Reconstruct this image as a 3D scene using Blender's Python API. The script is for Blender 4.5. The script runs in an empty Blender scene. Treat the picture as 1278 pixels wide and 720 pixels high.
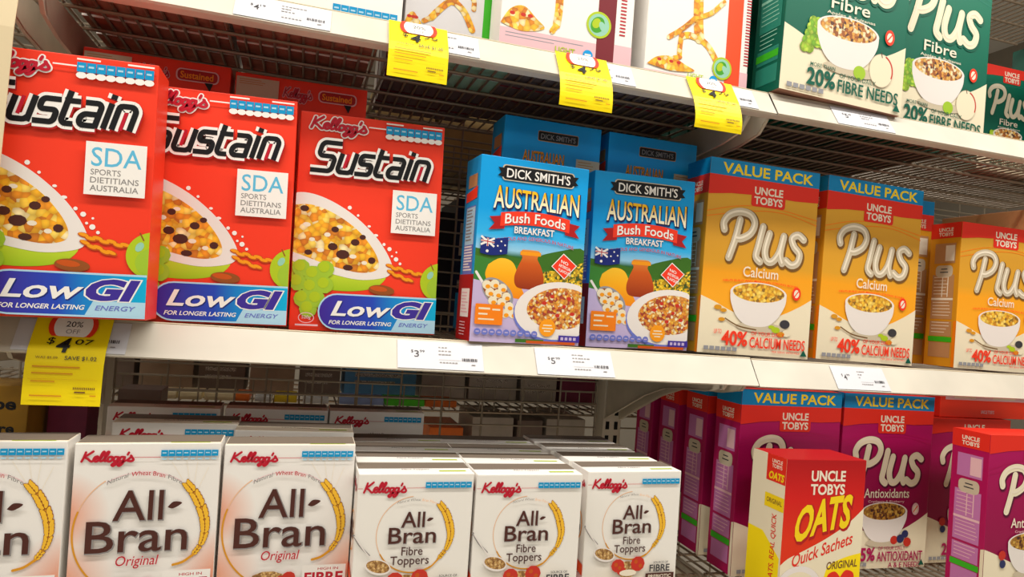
import bpy, bmesh, math, random
from mathutils import Vector, Matrix

random.seed(7)
sc = bpy.context.scene
COL = sc.collection
EYE = 1.30                      # camera height above the floor
def rad(d): return math.radians(d)

# ------------------------------------------------------------------ camera
cam_d = bpy.data.cameras.new('camera'); cam = bpy.data.objects.new('camera', cam_d); COL.objects.link(cam)
cam_d.sensor_width = 36.0; cam_d.lens = 866.375 / 1278 * 36.0; cam_d.clip_start = 0.02
RR = [[0.954087307, -0.289817869, 0.075650597], [0.079974580, 0.003087502, -0.996792122], [0.288654597, 0.957076837, 0.026123809]]
cam.matrix_world = Matrix(((RR[0][0], -RR[1][0], -RR[2][0], 0), (RR[0][1], -RR[1][1], -RR[2][1], 0),
                           (RR[0][2], -RR[1][2], -RR[2][2], EYE), (0, 0, 0, 1)))
sc.camera = cam
# ------------------------------------------------------------------ light
w = bpy.data.worlds.new('store_air'); sc.world = w; w.use_nodes = True
w.node_tree.nodes['Background'].inputs[0].default_value = (1.0, 0.95, 0.88, 1)
w.node_tree.nodes['Background'].inputs[1].default_value = 0.37
def area(name, loc, rot, sx, sy, power, col=(1, .95, .87)):
    d = bpy.data.lights.new(name, 'AREA'); d.shape = 'RECTANGLE'; d.size = sx; d.size_y = sy; d.energy = power; d.color = col
    o = bpy.data.objects.new(name, d); COL.objects.link(o); o.location = loc; o.rotation_euler = rot
    return o
area('ceiling_tube_light', (0.3, 0.30, 2.95), (rad(-10), 0, 0), 5.0, 0.14, 100)
area('aisle_tube_light', (0.3, -0.75, 2.95), (rad(18), 0, 0), 5.0, 0.3, 26)
area('far_aisle_tube_light', (0.3, 2.7, 2.95), (rad(-15), 0, 0), 5.0, 0.3, 30)
sc.view_settings.view_transform = 'Standard'; sc.view_settings.look = 'None'
sc.view_settings.gamma = 1.0; sc.view_settings.use_curve_mapping = False
sc.view_settings.exposure = -0.10

# ------------------------------------------------------------------ materials
def lin(c):
    c = c / 255.0
    return c / 12.92 if c <= 0.04045 else ((c + 0.055) / 1.055) ** 2.4
def rgb(c): return (lin(c[0]), lin(c[1]), lin(c[2]), 1)
MATS = {}
def mat(name, c, rough=.45, spec=.35, metal=0.0, alpha=1.0, noise=0.0, nscale=60):
    m = bpy.data.materials.new(name); m.use_nodes = True
    nt = m.node_tree; b = nt.nodes['Principled BSDF']
    b.inputs['Base Color'].default_value = rgb(c); b.inputs['Roughness'].default_value = rough
    b.inputs['Specular IOR Level'].default_value = spec; b.inputs['Metallic'].default_value = metal
    b.inputs['Alpha'].default_value = alpha
    if noise:
        t = nt.nodes.new('ShaderNodeTexCoord'); n = nt.nodes.new('ShaderNodeTexNoise'); n.inputs['Scale'].default_value = nscale
        r = nt.nodes.new('ShaderNodeValToRGB'); k = noise
        r.color_ramp.elements[0].position = .3; r.color_ramp.elements[1].position = .7
        r.color_ramp.elements[0].color = rgb([max(0, v * (1 - k)) for v in c]); r.color_ramp.elements[1].color = rgb([min(255, v * (1 + k * .5)) for v in c])
        nt.links.new(t.outputs['Object'], n.inputs['Vector']); nt.links.new(n.outputs['Fac'], r.inputs[0]); nt.links.new(r.outputs[0], b.inputs['Base Color'])
    MATS[name] = m; return m
def M(n): return MATS[n]
def cells(name, cols, scale, rough=.5):
    """printed photograph of loose bits: voronoi cells in several colours"""
    m = bpy.data.materials.new(name); m.use_nodes = True; nt = m.node_tree; b = nt.nodes['Principled BSDF']
    t = nt.nodes.new('ShaderNodeTexCoord'); v = nt.nodes.new('ShaderNodeTexVoronoi'); v.inputs['Scale'].default_value = scale
    r = nt.nodes.new('ShaderNodeValToRGB'); r.color_ramp.interpolation = 'CONSTANT'
    s = nt.nodes.new('ShaderNodeSeparateColor')
    els = r.color_ramp.elements
    while len(els) < len(cols): els.new(.5)
    for i, c in enumerate(cols): els[i].position = i / len(cols); els[i].color = rgb(c)
    mx = nt.nodes.new('ShaderNodeMix'); mx.data_type = 'RGBA'; mx.blend_type = 'MULTIPLY'; mx.inputs[0].default_value = .75
    e = nt.nodes.new('ShaderNodeValToRGB'); e.color_ramp.elements[0].color = (1.15, 1.12, 1.05, 1); e.color_ramp.elements[1].color = (.35, .25, .15, 1)
    e.color_ramp.elements[0].position = .15; e.color_ramp.elements[1].position = .85
    mx.inputs[0].default_value = .55
    nt.links.new(t.outputs['Object'], v.inputs['Vector']); nt.links.new(v.outputs['Color'], s.inputs[0]); nt.links.new(s.outputs[0], r.inputs[0])
    nt.links.new(v.outputs['Distance'], e.inputs[0]); nt.links.new(r.outputs[0], mx.inputs[6]); nt.links.new(e.outputs[0], mx.inputs[7])
    nt.links.new(mx.outputs[2], b.inputs['Base Color']); b.inputs['Roughness'].default_value = rough
    MATS[name] = m
def blend(name, stops, axis, lo, hi, rough=.4):
    """printed colour blend along x or z of the pack, in metres from its base"""
    m = bpy.data.materials.new(name); m.use_nodes = True; nt = m.node_tree; b = nt.nodes['Principled BSDF']
    t = nt.nodes.new('ShaderNodeTexCoord'); s = nt.nodes.new('ShaderNodeSeparateXYZ'); mr = nt.nodes.new('ShaderNodeMapRange')
    mr.inputs['From Min'].default_value = lo; mr.inputs['From Max'].default_value = hi
    r = nt.nodes.new('ShaderNodeValToRGB'); els = r.color_ramp.elements
    while len(els) < len(stops): els.new(.5)
    for i, (p, c) in enumerate(stops): els[i].position = p; els[i].color = rgb(c)
    nt.links.new(t.outputs['Object'], s.inputs[0]); nt.links.new(s.outputs[axis], mr.inputs['Value']); nt.links.new(mr.outputs[0], r.inputs[0])
    nt.links.new(r.outputs[0], b.inputs['Base Color']); b.inputs['Roughness'].default_value = rough; b.inputs['Specular IOR Level'].default_value = .35
    MATS[name] = m
for n, c in dict(red=(244, 60, 32), deepred=(176, 22, 24), crimson=(190, 20, 45), white=(244, 240, 234), cream=(240, 228, 206), black=(16, 15, 18),
                 ink=(60, 58, 62), lightink=(140, 136, 134), cyan=(0, 150, 205), skyblue=(0, 158, 228), paleblue=(175, 215, 235), purple=(62, 44, 150), brown=(78, 38, 30),
                 yellow=(255, 226, 10), gold=(218, 150, 30), orange=(245, 130, 15), lime=(176, 200, 30), green=(70, 160, 40), darkgreen=(0, 92, 72),
                 pink=(235, 190, 196), magenta=(176, 10, 86), palepink=(196, 120, 176), lilac=(196, 178, 216), tan=(190, 140, 92), maroon=(122, 34, 44),
                 orangered=(240, 78, 32), tobyred=(228, 46, 30), valueblue=(0, 132, 190), valueyellow=(248, 214, 20), grape=(160, 196, 50), silver=(204, 190, 164),
                 shadowbrown=(120, 84, 40), plum=(90, 4, 52), bluechip=(110, 120, 200), chipgrey=(150, 150, 156), hillgreen=(58, 128, 48), navy=(24, 40, 120),
                 honey=(200, 84, 20), raspberry=(200, 50, 36), blueberry=(44, 50, 96), mango=(246, 156, 20), peach=(240, 190, 150), sdablue=(96, 186, 222), wheatgold=(244, 190, 50), almond=(150, 80, 30), leafgreen=(60, 110, 30),
                 oatcream=(238, 226, 196), bowlwhite=(236, 228, 222), palegreen=(150, 205, 180), teal=(40, 130, 110), brightgreen=(60, 180, 30), grey=(226, 224, 226)).items():  # grey: white board with shade put into the colour
    mat(n, c, .42)
cells('flakes', [(255, 196, 40), (248, 170, 24), (255, 220, 96), (240, 150, 24), (255, 206, 64), (255, 236, 180), (250, 184, 30), (214, 126, 24)], 135)
cells('muesli', [(240, 180, 60), (225, 140, 40), (250, 220, 150), (200, 100, 40), (235, 160, 50), (245, 235, 200), (170, 60, 40), (220, 150, 70)], 260)
cells('plusflakes', [(250, 200, 60), (232, 172, 44), (255, 222, 110), (216, 150, 36), (244, 190, 50), (150, 110, 40), (252, 214, 90)], 190)
cells('darkflakes', [(190, 140, 50), (150, 95, 30), (215, 175, 80), (110, 60, 25), (170, 120, 40), (70, 30, 30), (200, 150, 60)], 240)
cells('appleflakes', [(225, 160, 70), (190, 120, 50), (245, 225, 180), (160, 90, 40), (230, 180, 90), (90, 50, 40), (250, 235, 200)], 200)
cells('wattle', [(240, 200, 20), (200, 160, 20), (250, 220, 60), (110, 120, 30), (230, 180, 20), (70, 90, 30)], 300)
cells('branbits', [(205, 165, 100), (180, 135, 75), (225, 190, 130), (150, 105, 55)], 420)
cells('smallprint', [(120, 110, 104), (206, 196, 186), (232, 224, 214), (160, 150, 142)], 900)
cells('grapes', [(160, 205, 40), (120, 180, 30), (190, 220, 70), (140, 190, 30)], 150)
mat('shelf_cream', (206, 199, 184), .4, noise=.04, nscale=12)
mat('shelf_edge', (200, 186, 158), .4)
mat('wire_steel', (150, 132, 112), .38, .5, .55)
mat('back_wire', (146, 134, 116), .42, .5, .4)
mat('bracket_paint', (196, 186, 166), .45, noise=.05, nscale=20)
mat('post_paint', (206, 198, 180), .45)
mat('slot_black', (14, 12, 12), .8)
mat('ticket_white', (208, 208, 213), .35)
mat('tag_yellow', (255, 228, 0), .4)
mat('cardboard', (150, 112, 86), .8, .1, noise=.12, nscale=30)
mat('cardboard_bounce', (160, 116, 98), .8, .1, noise=.15, nscale=30)  # pack undersides: shade and red bounce put into the board colour
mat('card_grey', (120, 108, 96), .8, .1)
mat('board_dark', (104, 92, 92), .8, .1)
mat('floor_vinyl', (214, 206, 192), .3, noise=.06, nscale=6)
mat('strip_plastic', (232, 214, 176), .25, .5, 0, .86)
blend('banner_blue', [(0, (66, 36, 150)), (.45, (36, 70, 185)), (.62, (20, 130, 205)), (1, (0, 175, 220))], 0, -.06, .095)
blend('sky_print', [(0, (196, 176, 214)), (.30, (196, 176, 214)), (.34, (70, 130, 50)), (.47, (46, 104, 50)), (.50, (150, 205, 235)), (.58, (50, 180, 240)), (.72, (0, 160, 232)), (1, (0, 158, 228))], 2, 0, .266)
blend('gold_print', [(0, (250, 172, 38)), (.36, (246, 164, 28)), (.44, (222, 160, 42)), (.7, (210, 152, 46)), (1, (232, 172, 52))], 2, .05, .27)  # printed gold, its upper part also darkened with shelf shade
blend('magenta_print', [(0, (142, 8, 66)), (.5, (158, 6, 78)), (1, (182, 12, 98))], 2, .05, .28)
blend('green_print', [(0, (0, 90, 72)), (1, (0, 120, 92))], 2, .05, .28)
blend('green_print_tall', [(0, (0, 90, 72)), (1, (0, 120, 92))], 2, .05, .32)
blend('oats_red', [(0, (224, 50, 16)), (.5, (212, 26, 22)), (1, (172, 14, 20))], 2, .1, .22)
blend('mango_print', [(0, (240, 130, 10)), (.6, (250, 176, 20)), (1, (252, 200, 50))], 2, .06, .125)
blend('honey_print', [(0, (150, 50, 14)), (.6, (206, 90, 24)), (.9, (225, 130, 50)), (1, (245, 210, 110))], 2, .08, .14)
blend('letter_gold', [(0, (255, 250, 235)), (.4, (255, 240, 190)), (.7, (250, 190, 30)), (1, (255, 205, 30))], 2, .19, .228)
blend('lime_bowl', [(0, (150, 190, 20)), (1, (214, 226, 60))], 2, .05, .09)
def corner_blush(name, base, blush, spots):
    """white pack print with peach patches fading out from given points (x, z, radius) of its front"""
    m = bpy.data.materials.new(name); m.use_nodes = True; nt = m.node_tree; b = nt.nodes['Principled BSDF']
    t = nt.nodes.new('ShaderNodeTexCoord'); last = None
    for x, z, r in spots:
        d = nt.nodes.new('ShaderNodeVectorMath'); d.operation = 'DISTANCE'; d.inputs[1].default_value = (x, 0, z)
        mr = nt.nodes.new('ShaderNodeMapRange'); mr.inputs['From Min'].default_value = 0; mr.inputs['From Max'].default_value = r
        mr.inputs['To Min'].default_value = 1; mr.inputs['To Max'].default_value = 0
        nt.links.new(t.outputs['Object'], d.inputs[0]); nt.links.new(d.outputs['Value'], mr.inputs['Value'])
        if last is None: last = mr.outputs[0]
        else:
            a = nt.nodes.new('ShaderNodeMath'); a.operation = 'MAXIMUM'; nt.links.new(last, a.inputs[0]); nt.links.new(mr.outputs[0], a.inputs[1]); last = a.outputs[0]
    mx = nt.nodes.new('ShaderNodeMix'); mx.data_type = 'RGBA'; mx.inputs[6].default_value = rgb(base); mx.inputs[7].default_value = rgb(blush)
    nt.links.new(last, mx.inputs[0]); nt.links.new(mx.outputs[2], b.inputs['Base Color']); b.inputs['Roughness'].default_value = .42
    MATS[name] = m
corner_blush('bran_white', (240, 236, 230), (230, 128, 70), [(-.085, .145, .05), (-.085, .07, .06), (.085, .075, .055)])
corner_blush('topper_white', (240, 236, 228), (232, 206, 164), [(0, -.02, .12)])

# ------------------------------------------------------------------ mesh helpers
class MB:
    def __init__(s): s.v = []; s.f = []; s.m = []; s.mats = []
    def mi(s, name):
        if name not in s.mats: s.mats.append(name)
        return s.mats.index(name)
    def add(s, vs, fs, m):
        o = len(s.v); s.v += [tuple(q) for q in vs]; k = s.mi(m)
        for f in fs: s.f.append([i + o for i in f]); s.m.append(k)
    def box(s, x0, x1, y0, y1, z0, z1, m):
        s.add([(x0, y0, z0), (x1, y0, z0), (x1, y1, z0), (x0, y1, z0), (x0, y0, z1), (x1, y0, z1), (x1, y1, z1), (x0, y1, z1)],
              [(0, 3, 2, 1), (4, 5, 6, 7), (0, 1, 5, 4), (1, 2, 6, 5), (2, 3, 7, 6), (3, 0, 4, 7)], m)
    def tube(s, a, b, r, m, n=6):
        a, b = Vector(a), Vector(b); d = (b - a).normalized()
        u = d.orthogonal().normalized(); v = d.cross(u)
        vs = []
        for p in (a, b):
            for i in range(n):
                t = 2 * math.pi * i / n; vs.append(p + u * (r * math.cos(t)) + v * (r * math.sin(t)))
        s.add(vs, [(i, (i + 1) % n, n + (i + 1) % n, n + i) for i in range(n)] + [tuple(range(n - 1, -1, -1)), tuple(range(n, 2 * n))], m)
    def prism(s, prof, x0, x1, m):
        """profile in (y, z) swept along x"""
        n = len(prof)
        s.add([(x0, y, z) for y, z in prof] + [(x1, y, z) for y, z in prof],
              [(i, (i + 1) % n, n + (i + 1) % n, n + i) for i in range(n)] + [tuple(range(n - 1, -1, -1)), tuple(range(n, 2 * n))], m)
    def sheet(s, prof, x0, x1, th, m):
        """bent sheet: open profile in (y, z) given thickness and swept along x"""
        out = []
        for i, (y, z) in enumerate(prof):
            a = Vector(prof[max(0, i - 1)]); b = Vector(prof[min(len(prof) - 1, i + 1)]); d = (b - a).normalized()
            out.append((y + d.y * th, z - d.x * th))
        s.prism(list(prof) + out[::-1], x0, x1, m)
    def mesh(s, name):
        me = bpy.data.meshes.new(name); me.from_pydata(s.v, [], s.f)
        for k in s.mats: me.materials.append(MATS[k])
        me.polygons.foreach_set('material_index', s.m); me.update()
        bm = bmesh.new(); bm.from_mesh(me); bmesh.ops.recalc_face_normals(bm, faces=bm.faces); bm.to_mesh(me); bm.free()
        return me
    def build(s, name, parent=None, loc=(0, 0, 0)):
        return link(name, s.mesh(name), parent, loc)
def link(name, me, parent=None, loc=(0, 0, 0)):
    o = bpy.data.objects.new(name, me); COL.objects.link(o); o.parent = parent; o.location = loc; return o
def tag(o, label=None, cat=None, group=None, kind=None):
    if label: o['label'] = label
    if cat: o['category'] = cat
    if group: o['group'] = group
    if kind: o['kind'] = kind
    return o
def thing(name, label, cat, loc=(0, 0, 0), rot=(0, 0, 0), group=None):
    o = bpy.data.objects.new(name, None); o.empty_display_size = .03; COL.objects.link(o); o.location = loc; o.rotation_euler = rot
    return tag(o, label, cat, group)

# ------------------------------------------------------------------ printed art on pack faces
_txt = {}
def text_mesh(s, bold, fine=3):
    k = (s, bold, fine)
    if k not in _txt:
        c = bpy.data.curves.new('t', 'FONT'); c.body = s; c.offset = bold; c.resolution_u = fine; c.fill_mode = 'FRONT'
        o = bpy.data.objects.new('t', c); COL.objects.link(o)
        dg = bpy.context.evaluated_depsgraph_get(); dg.update(); me = bpy.data.meshes.new_from_object(o.evaluated_get(dg))
        vs = [(v.co.x, v.co.y) for v in me.vertices]; fs = [tuple(p.vertices) for p in me.polygons]
        bpy.data.objects.remove(o); bpy.data.curves.remove(c); bpy.data.meshes.remove(me)
        _txt[k] = (vs, fs)
    return _txt[k]
def smooth(pts, n=6):
    if len(pts) < 3: return list(pts)
    out = []
    for i in range(len(pts) - 1):
        p0, p1, p2, p3 = pts[max(i - 1, 0)], pts[i], pts[i + 1], pts[min(i + 2, len(pts) - 1)]
        for k in range(n):
            t = k / n
            out.append(tuple(.5 * (2 * p1[j] + (p2[j] - p0[j]) * t + (2 * p0[j] - 5 * p1[j] + 4 * p2[j] - p3[j]) * t * t + (3 * p1[j] - p0[j] - 3 * p2[j] + p3[j]) * t ** 3) for j in (0, 1)))
    return out + [tuple(pts[-1])]
def ell_pts(cx, cy, rx, ry, rot=0, n=36, a0=0, a1=360):
    out = []
    for i in range(n + (a1 - a0 < 360)):
        t = rad(a0 + (a1 - a0) * i / n); x, y = rx * math.cos(t), ry * math.sin(t); c, s = math.cos(rad(rot)), math.sin(rad(rot))
        out.append((cx + x * c - y * s, cy + x * s + y * c))
    return out
def rounded(ln, r=2.2):
    if len(ln) < 3: return list(ln)
    out = [ln[0]]
    for a, b, c in zip(ln, ln[1:], ln[2:]):
        va = Vector((a[0] - b[0], a[1] - b[1])); vc = Vector((c[0] - b[0], c[1] - b[1])); k = min(r, va.length * .45, vc.length * .45)
        p, q = Vector(b) + va.normalized() * k, Vector(b) + vc.normalized() * k
        for t in (0, .33, .67, 1): out.append(tuple(p * (1 - t) ** 2 + Vector(b) * 2 * t * (1 - t) + q * t * t))
    return out + [ln[-1]]
class Art:
    """flat print in canvas units: 0..W across, 0..H downwards; every call is one ink layer"""
    def __init__(s, W, H, step=.00003): s.W, s.H = W, H; s.parts = {}; s.cur = None; s.n = 0; s.step = step
    def part(s, name): s.cur = name; s.parts.setdefault(name, []); return s
    def put(s, m, vs, fs, groups=None):
        out = []
        for f in fs:
            ar = sum(vs[f[i]][0] * vs[f[(i + 1) % len(f)]][1] - vs[f[(i + 1) % len(f)]][0] * vs[f[i]][1] for i in range(len(f)))
            out.append(tuple(f) if ar < 0 else tuple(f)[::-1])
        hs = [s.n] * len(vs)
        if groups:
            for a, b, k in groups:
                for i in range(a, b): hs[i] = s.n + .5 * k
            s.n += .5 * max(k for _, _, k in groups)
        s.parts[s.cur].append((m, vs, out, hs)); s.n += 1
    def poly(s, m, pts): s.put(m, [(min(max(x, 0), s.W), min(max(y, 0), s.H)) for x, y in pts], [tuple(range(len(pts)))])
    def rect(s, m, x0, y0, x1, y1): s.poly(m, [(x0, y0), (x1, y0), (x1, y1), (x0, y1)])
    def rrect(s, m, x0, y0, x1, y1, r):
        p = []
        for cx, cy, a in ((x1 - r, y0 + r, -90), (x1 - r, y1 - r, 0), (x0 + r, y1 - r, 90), (x0 + r, y0 + r, 180)):
            p += ell_pts(cx, cy, r, r, 0, 5, a, a + 90)
        s.poly(m, p)
    def ell(s, m, cx, cy, rx, ry, rot=0): s.poly(m, ell_pts(cx, cy, rx, ry, rot))
    def many(s, m, polys):
        vs, fs, gr = [], [], []
        for k, p in enumerate(polys):
            o = len(vs); gr.append((o, o + len(p), k % 8)); vs += [(min(max(x, 0), s.W), min(max(y, 0), s.H)) for x, y in p]; fs.append(tuple(range(o, o + len(p))))
        s.put(m, vs, fs, gr)
    def rects(s, m, rs): s.many(m, [[(a, b), (c, b), (c, d), (a, d)] for a, b, c, d in rs])
    def dots(s, m, ds, n=10): s.many(m, [ell_pts(x, y, r, r * k, 0, n) for x, y, r, k in ds])
    def text(s, m, t, x0, y0, x1, y1, bold=.012, shear=0, warp=None, out=None):
        vs, _ = text_mesh(t, bold); xs = [v[0] + v[1] * shear for v in vs]; ys = [v[1] for v in vs]
        ax, bx, ay, by = min(xs), max(xs), min(ys), max(ys)
        def mp(q):
            x = x0 + (q[0] + q[1] * shear - ax) / (bx - ax) * (x1 - x0); y = y1 - (q[1] - ay) / (by - ay) * (y1 - y0)
            return warp(x, y) if warp else (x, y)
        for om, ob, dx, dy in (out or []):
            v2, f2 = text_mesh(t, ob); s.put(om, [(a + dx, b + dy) for a, b in map(mp, v2)], f2)
        v2, f2 = text_mesh(t, bold); s.put(m, [mp(q) for q in v2], f2)
    def strokes(s, m, lines, wd, curve=True, f=None):
        vs, fs, gr = [], [], []; kk = 0
        todo = []
        for ln in lines:
            p = smooth(ln) if curve else rounded(ln)
            if f: p = [f(*q) for q in p]
            if curve:
                st = 0
                for i in range(1, len(p) - 1):
                    d1 = Vector((p[i][0] - p[i - 1][0], p[i][1] - p[i - 1][1])); d2 = Vector((p[i + 1][0] - p[i][0], p[i + 1][1] - p[i][1]))
                    if d1.length and d2.length and d1.normalized().dot(d2.normalized()) < .55: todo.append(p[st:i + 1]); st = i
                todo.append(p[st:])
            else: todo.append(p)
        for p in todo:
            N = len(p); o = len(vs)
            for i in range(N):
                a = p[max(i - 1, 0)]; b = p[min(i + 1, N - 1)]; dx, dy = b[0] - a[0], b[1] - a[1]; L = math.hypot(dx, dy) or 1
                k = wd / 2
                if not curve and 0 < i < N - 1:
                    d1 = Vector((p[i][0] - a[0], p[i][1] - a[1])).normalized(); d2 = Vector((b[0] - p[i][0], b[1] - p[i][1])).normalized()
                    k = k / max(.6, math.sqrt(max(0, (1 + d1.dot(d2)) / 2)))
                vs += [(p[i][0] - dy / L * k, p[i][1] + dx / L * k), (p[i][0] + dy / L * k, p[i][1] - dx / L * k)]
            gr.append((o, len(vs), kk)); kk += 1
            fs += [(o + 2 * i, o + 2 * i + 2, o + 2 * i + 3, o + 2 * i + 1) for i in range(N - 1)]
            if curve:
                for q in (p[0], p[-1]):
                    o2 = len(vs); vs += ell_pts(q[0], q[1], wd / 2, wd / 2, 0, 10); fs.append(tuple(range(o2, o2 + 10))); gr.append((o2, o2 + 10, kk)); kk += 1
        s.put(m, vs, fs, gr)
    def meshes(s, fn, prefix=''):
        """fn maps (u, v, height above the card) to a 3-D point"""
        out = []
        for name, items in s.parts.items():
            mb = MB()
            for m, vs, fs, hs in items:
                mb.add([fn(x / s.W, y / s.H, .00025 + s.step * n) for (x, y), n in zip(vs, hs)], fs, m)
            me = bpy.data.meshes.new(name); me.from_pydata(mb.v, [], mb.f)
            for k in mb.mats: me.materials.append(MATS[k])
            me.polygons.foreach_set('material_index', mb.m); me.update(); out.append((prefix + name, me))
        return out
def carton_mesh(w, h, d, front, side, top, bottom, back=None):
    bm = bmesh.new(); bmesh.ops.create_cube(bm, size=1)
    for v in bm.verts: v.co = Vector((v.co.x * w, (v.co.y + .5) * d, (v.co.z + .5) * h))
    bmesh.ops.bevel(bm, geom=list(bm.edges), offset=.0012, segments=2, profile=.6, affect='EDGES')
    names = []
    def mi(n):
        if n not in names: names.append(n)
        return names.index(n)
    for f in bm.faces:
        nx, ny, nz = f.normal; f.smooth = False
        if abs(ny) > .75: f.material_index = mi(front if ny < 0 else (back or front))
        elif abs(nx) > .6: f.material_index = mi(side)
        elif nz > 0: f.material_index = mi(top)
        else: f.material_index = mi(bottom)
    me = bpy.data.meshes.new('carton'); bm.to_mesh(me); bm.free()
    for n in names: me.materials.append(MATS[n])
    return me
KINDS = {}
def kind(name, w, h, d, mats, front=None, left=None, top=None):
    parts = [('carton', carton_mesh(w, h, d, *mats))]
    if front: parts += front.meshes(lambda u, v, o: ((u - .5) * w, -o, (1 - v) * h))
    if left: parts += left.meshes(lambda u, v, o: (-w / 2 - o, (1 - u) * d, (1 - v) * h))
    if top: parts += top.meshes(lambda u, v, o: ((u - .5) * w, (1 - v) * d, h + o))
    KINDS[name] = (w, h, d, parts)
def put(k, label, x, y, z, yaw=0, roll=0, tilt=0, group=None, cat='cereal box', name='cereal_box', only=None):
    """stand one pack of a kind: x, y of the middle of its front foot, z relative to the camera height"""
    t = thing(name, label, cat, (x, y, EYE + z), (0, 0, 0), group)
    t.rotation_euler = (Matrix.Rotation(rad(yaw), 3, 'Z') @ Matrix.Rotation(rad(tilt), 3, 'X') @ Matrix.Rotation(rad(roll), 3, 'Y')).to_euler()
    for pn, me in KINDS[k][3]:
        if only and pn not in only: continue
        link(pn, me, t)
    return t

# --- hand-drawn letterings (strokes)
KEL = [[(10, 6), (6, 20), (3, 28)], [(23, 4), (14, 12), (8, 17), (14, 22), (20, 28), (25, 25)], [(25, 23), (32, 20), (31, 16), (26, 18), (24, 25), (29, 28), (35, 24)],
       [(35, 24), (43, 8), (41, 5), (37, 14), (36, 27), (41, 26)], [(41, 26), (51, 8), (49, 5), (45, 14), (44, 27), (49, 25)],
       [(56, 17), (51, 19), (49, 27), (54, 28), (58, 22), (55, 17), (60, 19)], [(68, 18), (62, 18), (60, 26), (65, 27), (69, 18), (66, 32), (60, 39), (57, 36), (64, 30), (70, 27)],
       [(79, 18), (73, 18), (71, 26), (76, 27), (80, 18), (77, 32), (71, 39), (68, 36), (75, 30), (81, 27)], [(87, 7), (85, 12)], [(84, 26), (92, 17), (91, 15), (96, 24), (92, 28), (86, 27)]]
PLUS = [[(5, 20), (4, 13), (10, 5), (22, 1), (34, 3), (39, 11), (35, 21), (25, 27), (18, 27)], [(22, 9), (18, 28), (12, 47)], [(49, 13), (45, 32), (43, 43), (48, 48)],
        [(57, 19), (53, 36), (56, 46), (63, 46), (70, 36), (74, 20), (71, 38), (74, 47)], [(98, 21), (91, 17), (84, 21), (87, 29), (94, 36), (92, 45), (85, 48), (78, 44)]]
SUST = [[(18, 2), (4, 2), (2, 4), (2, 10), (4, 12), (14, 12), (16, 14), (16, 21), (14, 23), (-1, 23)], [(21, 9), (21, 21), (23, 23), (31, 23), (33, 21)], [(33, 8), (33, 24)],
        [(49, 9), (39, 9), (37.5, 10.5), (37.5, 14), (39, 15.5), (47, 15.5), (48.5, 17), (48.5, 21.5), (47, 23), (36, 23)], [(53, 3), (53, 21), (55, 23), (61, 23)], [(51, 9), (61, 9)],
        [(64, 9), (73, 9), (75, 11), (75, 24)], [(75, 16), (66, 16), (64, 18), (64, 21), (66, 23), (75, 23)], [(80.5, 8), (80.5, 24)], [(80.5, 2.5), (80.5, 5.5)], [(86, 24), (86, 9), (95, 9), (97.5, 11.5), (97.5, 24)]]
def fit(x0, y0, x1, y1, W, H, shear=0): return lambda x, y: (x0 + (x + (H - y) * shear) / W * (x1 - x0), y0 + y / H * (y1 - y0))
def kelloggs(a, x0, y0, x1, y1, col, outline=None):
    f = fit(x0, y0, x1, y1, 100, 40); k = (x1 - x0) / 100
    if outline: a.strokes(outline, KEL, 8.5 * k, f=f)
    a.strokes(col, KEL, 4.4 * k, f=f)
def strip(a, x0, y0, x1, y1, y2, n=8, tail='white'):
    a.part('nutrition_strip'); wd = (x1 - x0) / n
    if tail: a.dots(tail, [(x0 + wd * (i + .5), (y1 + y2) / 2, wd * .55, (y2 - y1) / wd * .95) for i in range(n)])
    a.rects('cyan', [(x0 + wd * i + .15, y0, x0 + wd * (i + 1) - .15, y1) for i in range(n)])
    a.rects('paleblue', [(x0 + wd * i + wd * .2, y0 + (y1 - y0) * .35, x0 + wd * i + wd * .75, y0 + (y1 - y0) * .55) for i in range(n)])
def lines(rx, y0, y1, n, seed=1, x0=0, fill=.5):
    r = random.Random(seed); h = (y1 - y0) / n
    return [(x0, y0 + i * h, x0 + (rx - x0) * r.uniform(.6, 1), y0 + i * h + h * fill) for i in range(n)]
def tobys(a, x0, y0, x1, y1, bg='tobyred', tx='cream', plate=True):
    a.part('brand_logo')
    if plate: a.rrect(bg, x0, y0, x1, y1, (x1 - x0) * .07)
    k = y1 - y0; p = (x1 - x0) * (.08 if plate else 0)
    a.text(tx, 'UNCLE', x0 + p, y0 + k * .10, x1 - p, y0 + k * .46, .03); a.text(tx, 'TOBYS', x0 + p, y0 + k * .54, x1 - p, y0 + k * .90, .03)
def ear(a, pts, wd, n=22):
    """wheat ear: grains set along a curve"""
    p = smooth(pts, 10); g = []
    for i in range(n):
        q = p[int(i * (len(p) - 1) / n)]; r = p[min(int(i * (len(p) - 1) / n) + 1, len(p) - 1)]
        an = math.degrees(math.atan2(r[1] - q[1], r[0] - q[0])); k = .55 + .45 * math.sin(math.pi * min(1, (i + 3) / n))
        for sd in (-1, 1):
            t = rad(an + 90 * sd); g.append(ell_pts(q[0] + math.cos(t) * wd * .3 * k, q[1] + math.sin(t) * wd * .3 * k, wd * .55 * k, wd * .26 * k, an - 28 * sd, 10))
    a.strokes('gold', [pts], wd * .3); a.many('almond', g); a.many('wheatgold', [[((x * 4 + mx) / 5, (y * 4 + my) / 5) for x, y in q] for q in g for mx, my in [(sum(x for x, _ in q) / 10, sum(y for _, y in q) / 10)]])

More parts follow.
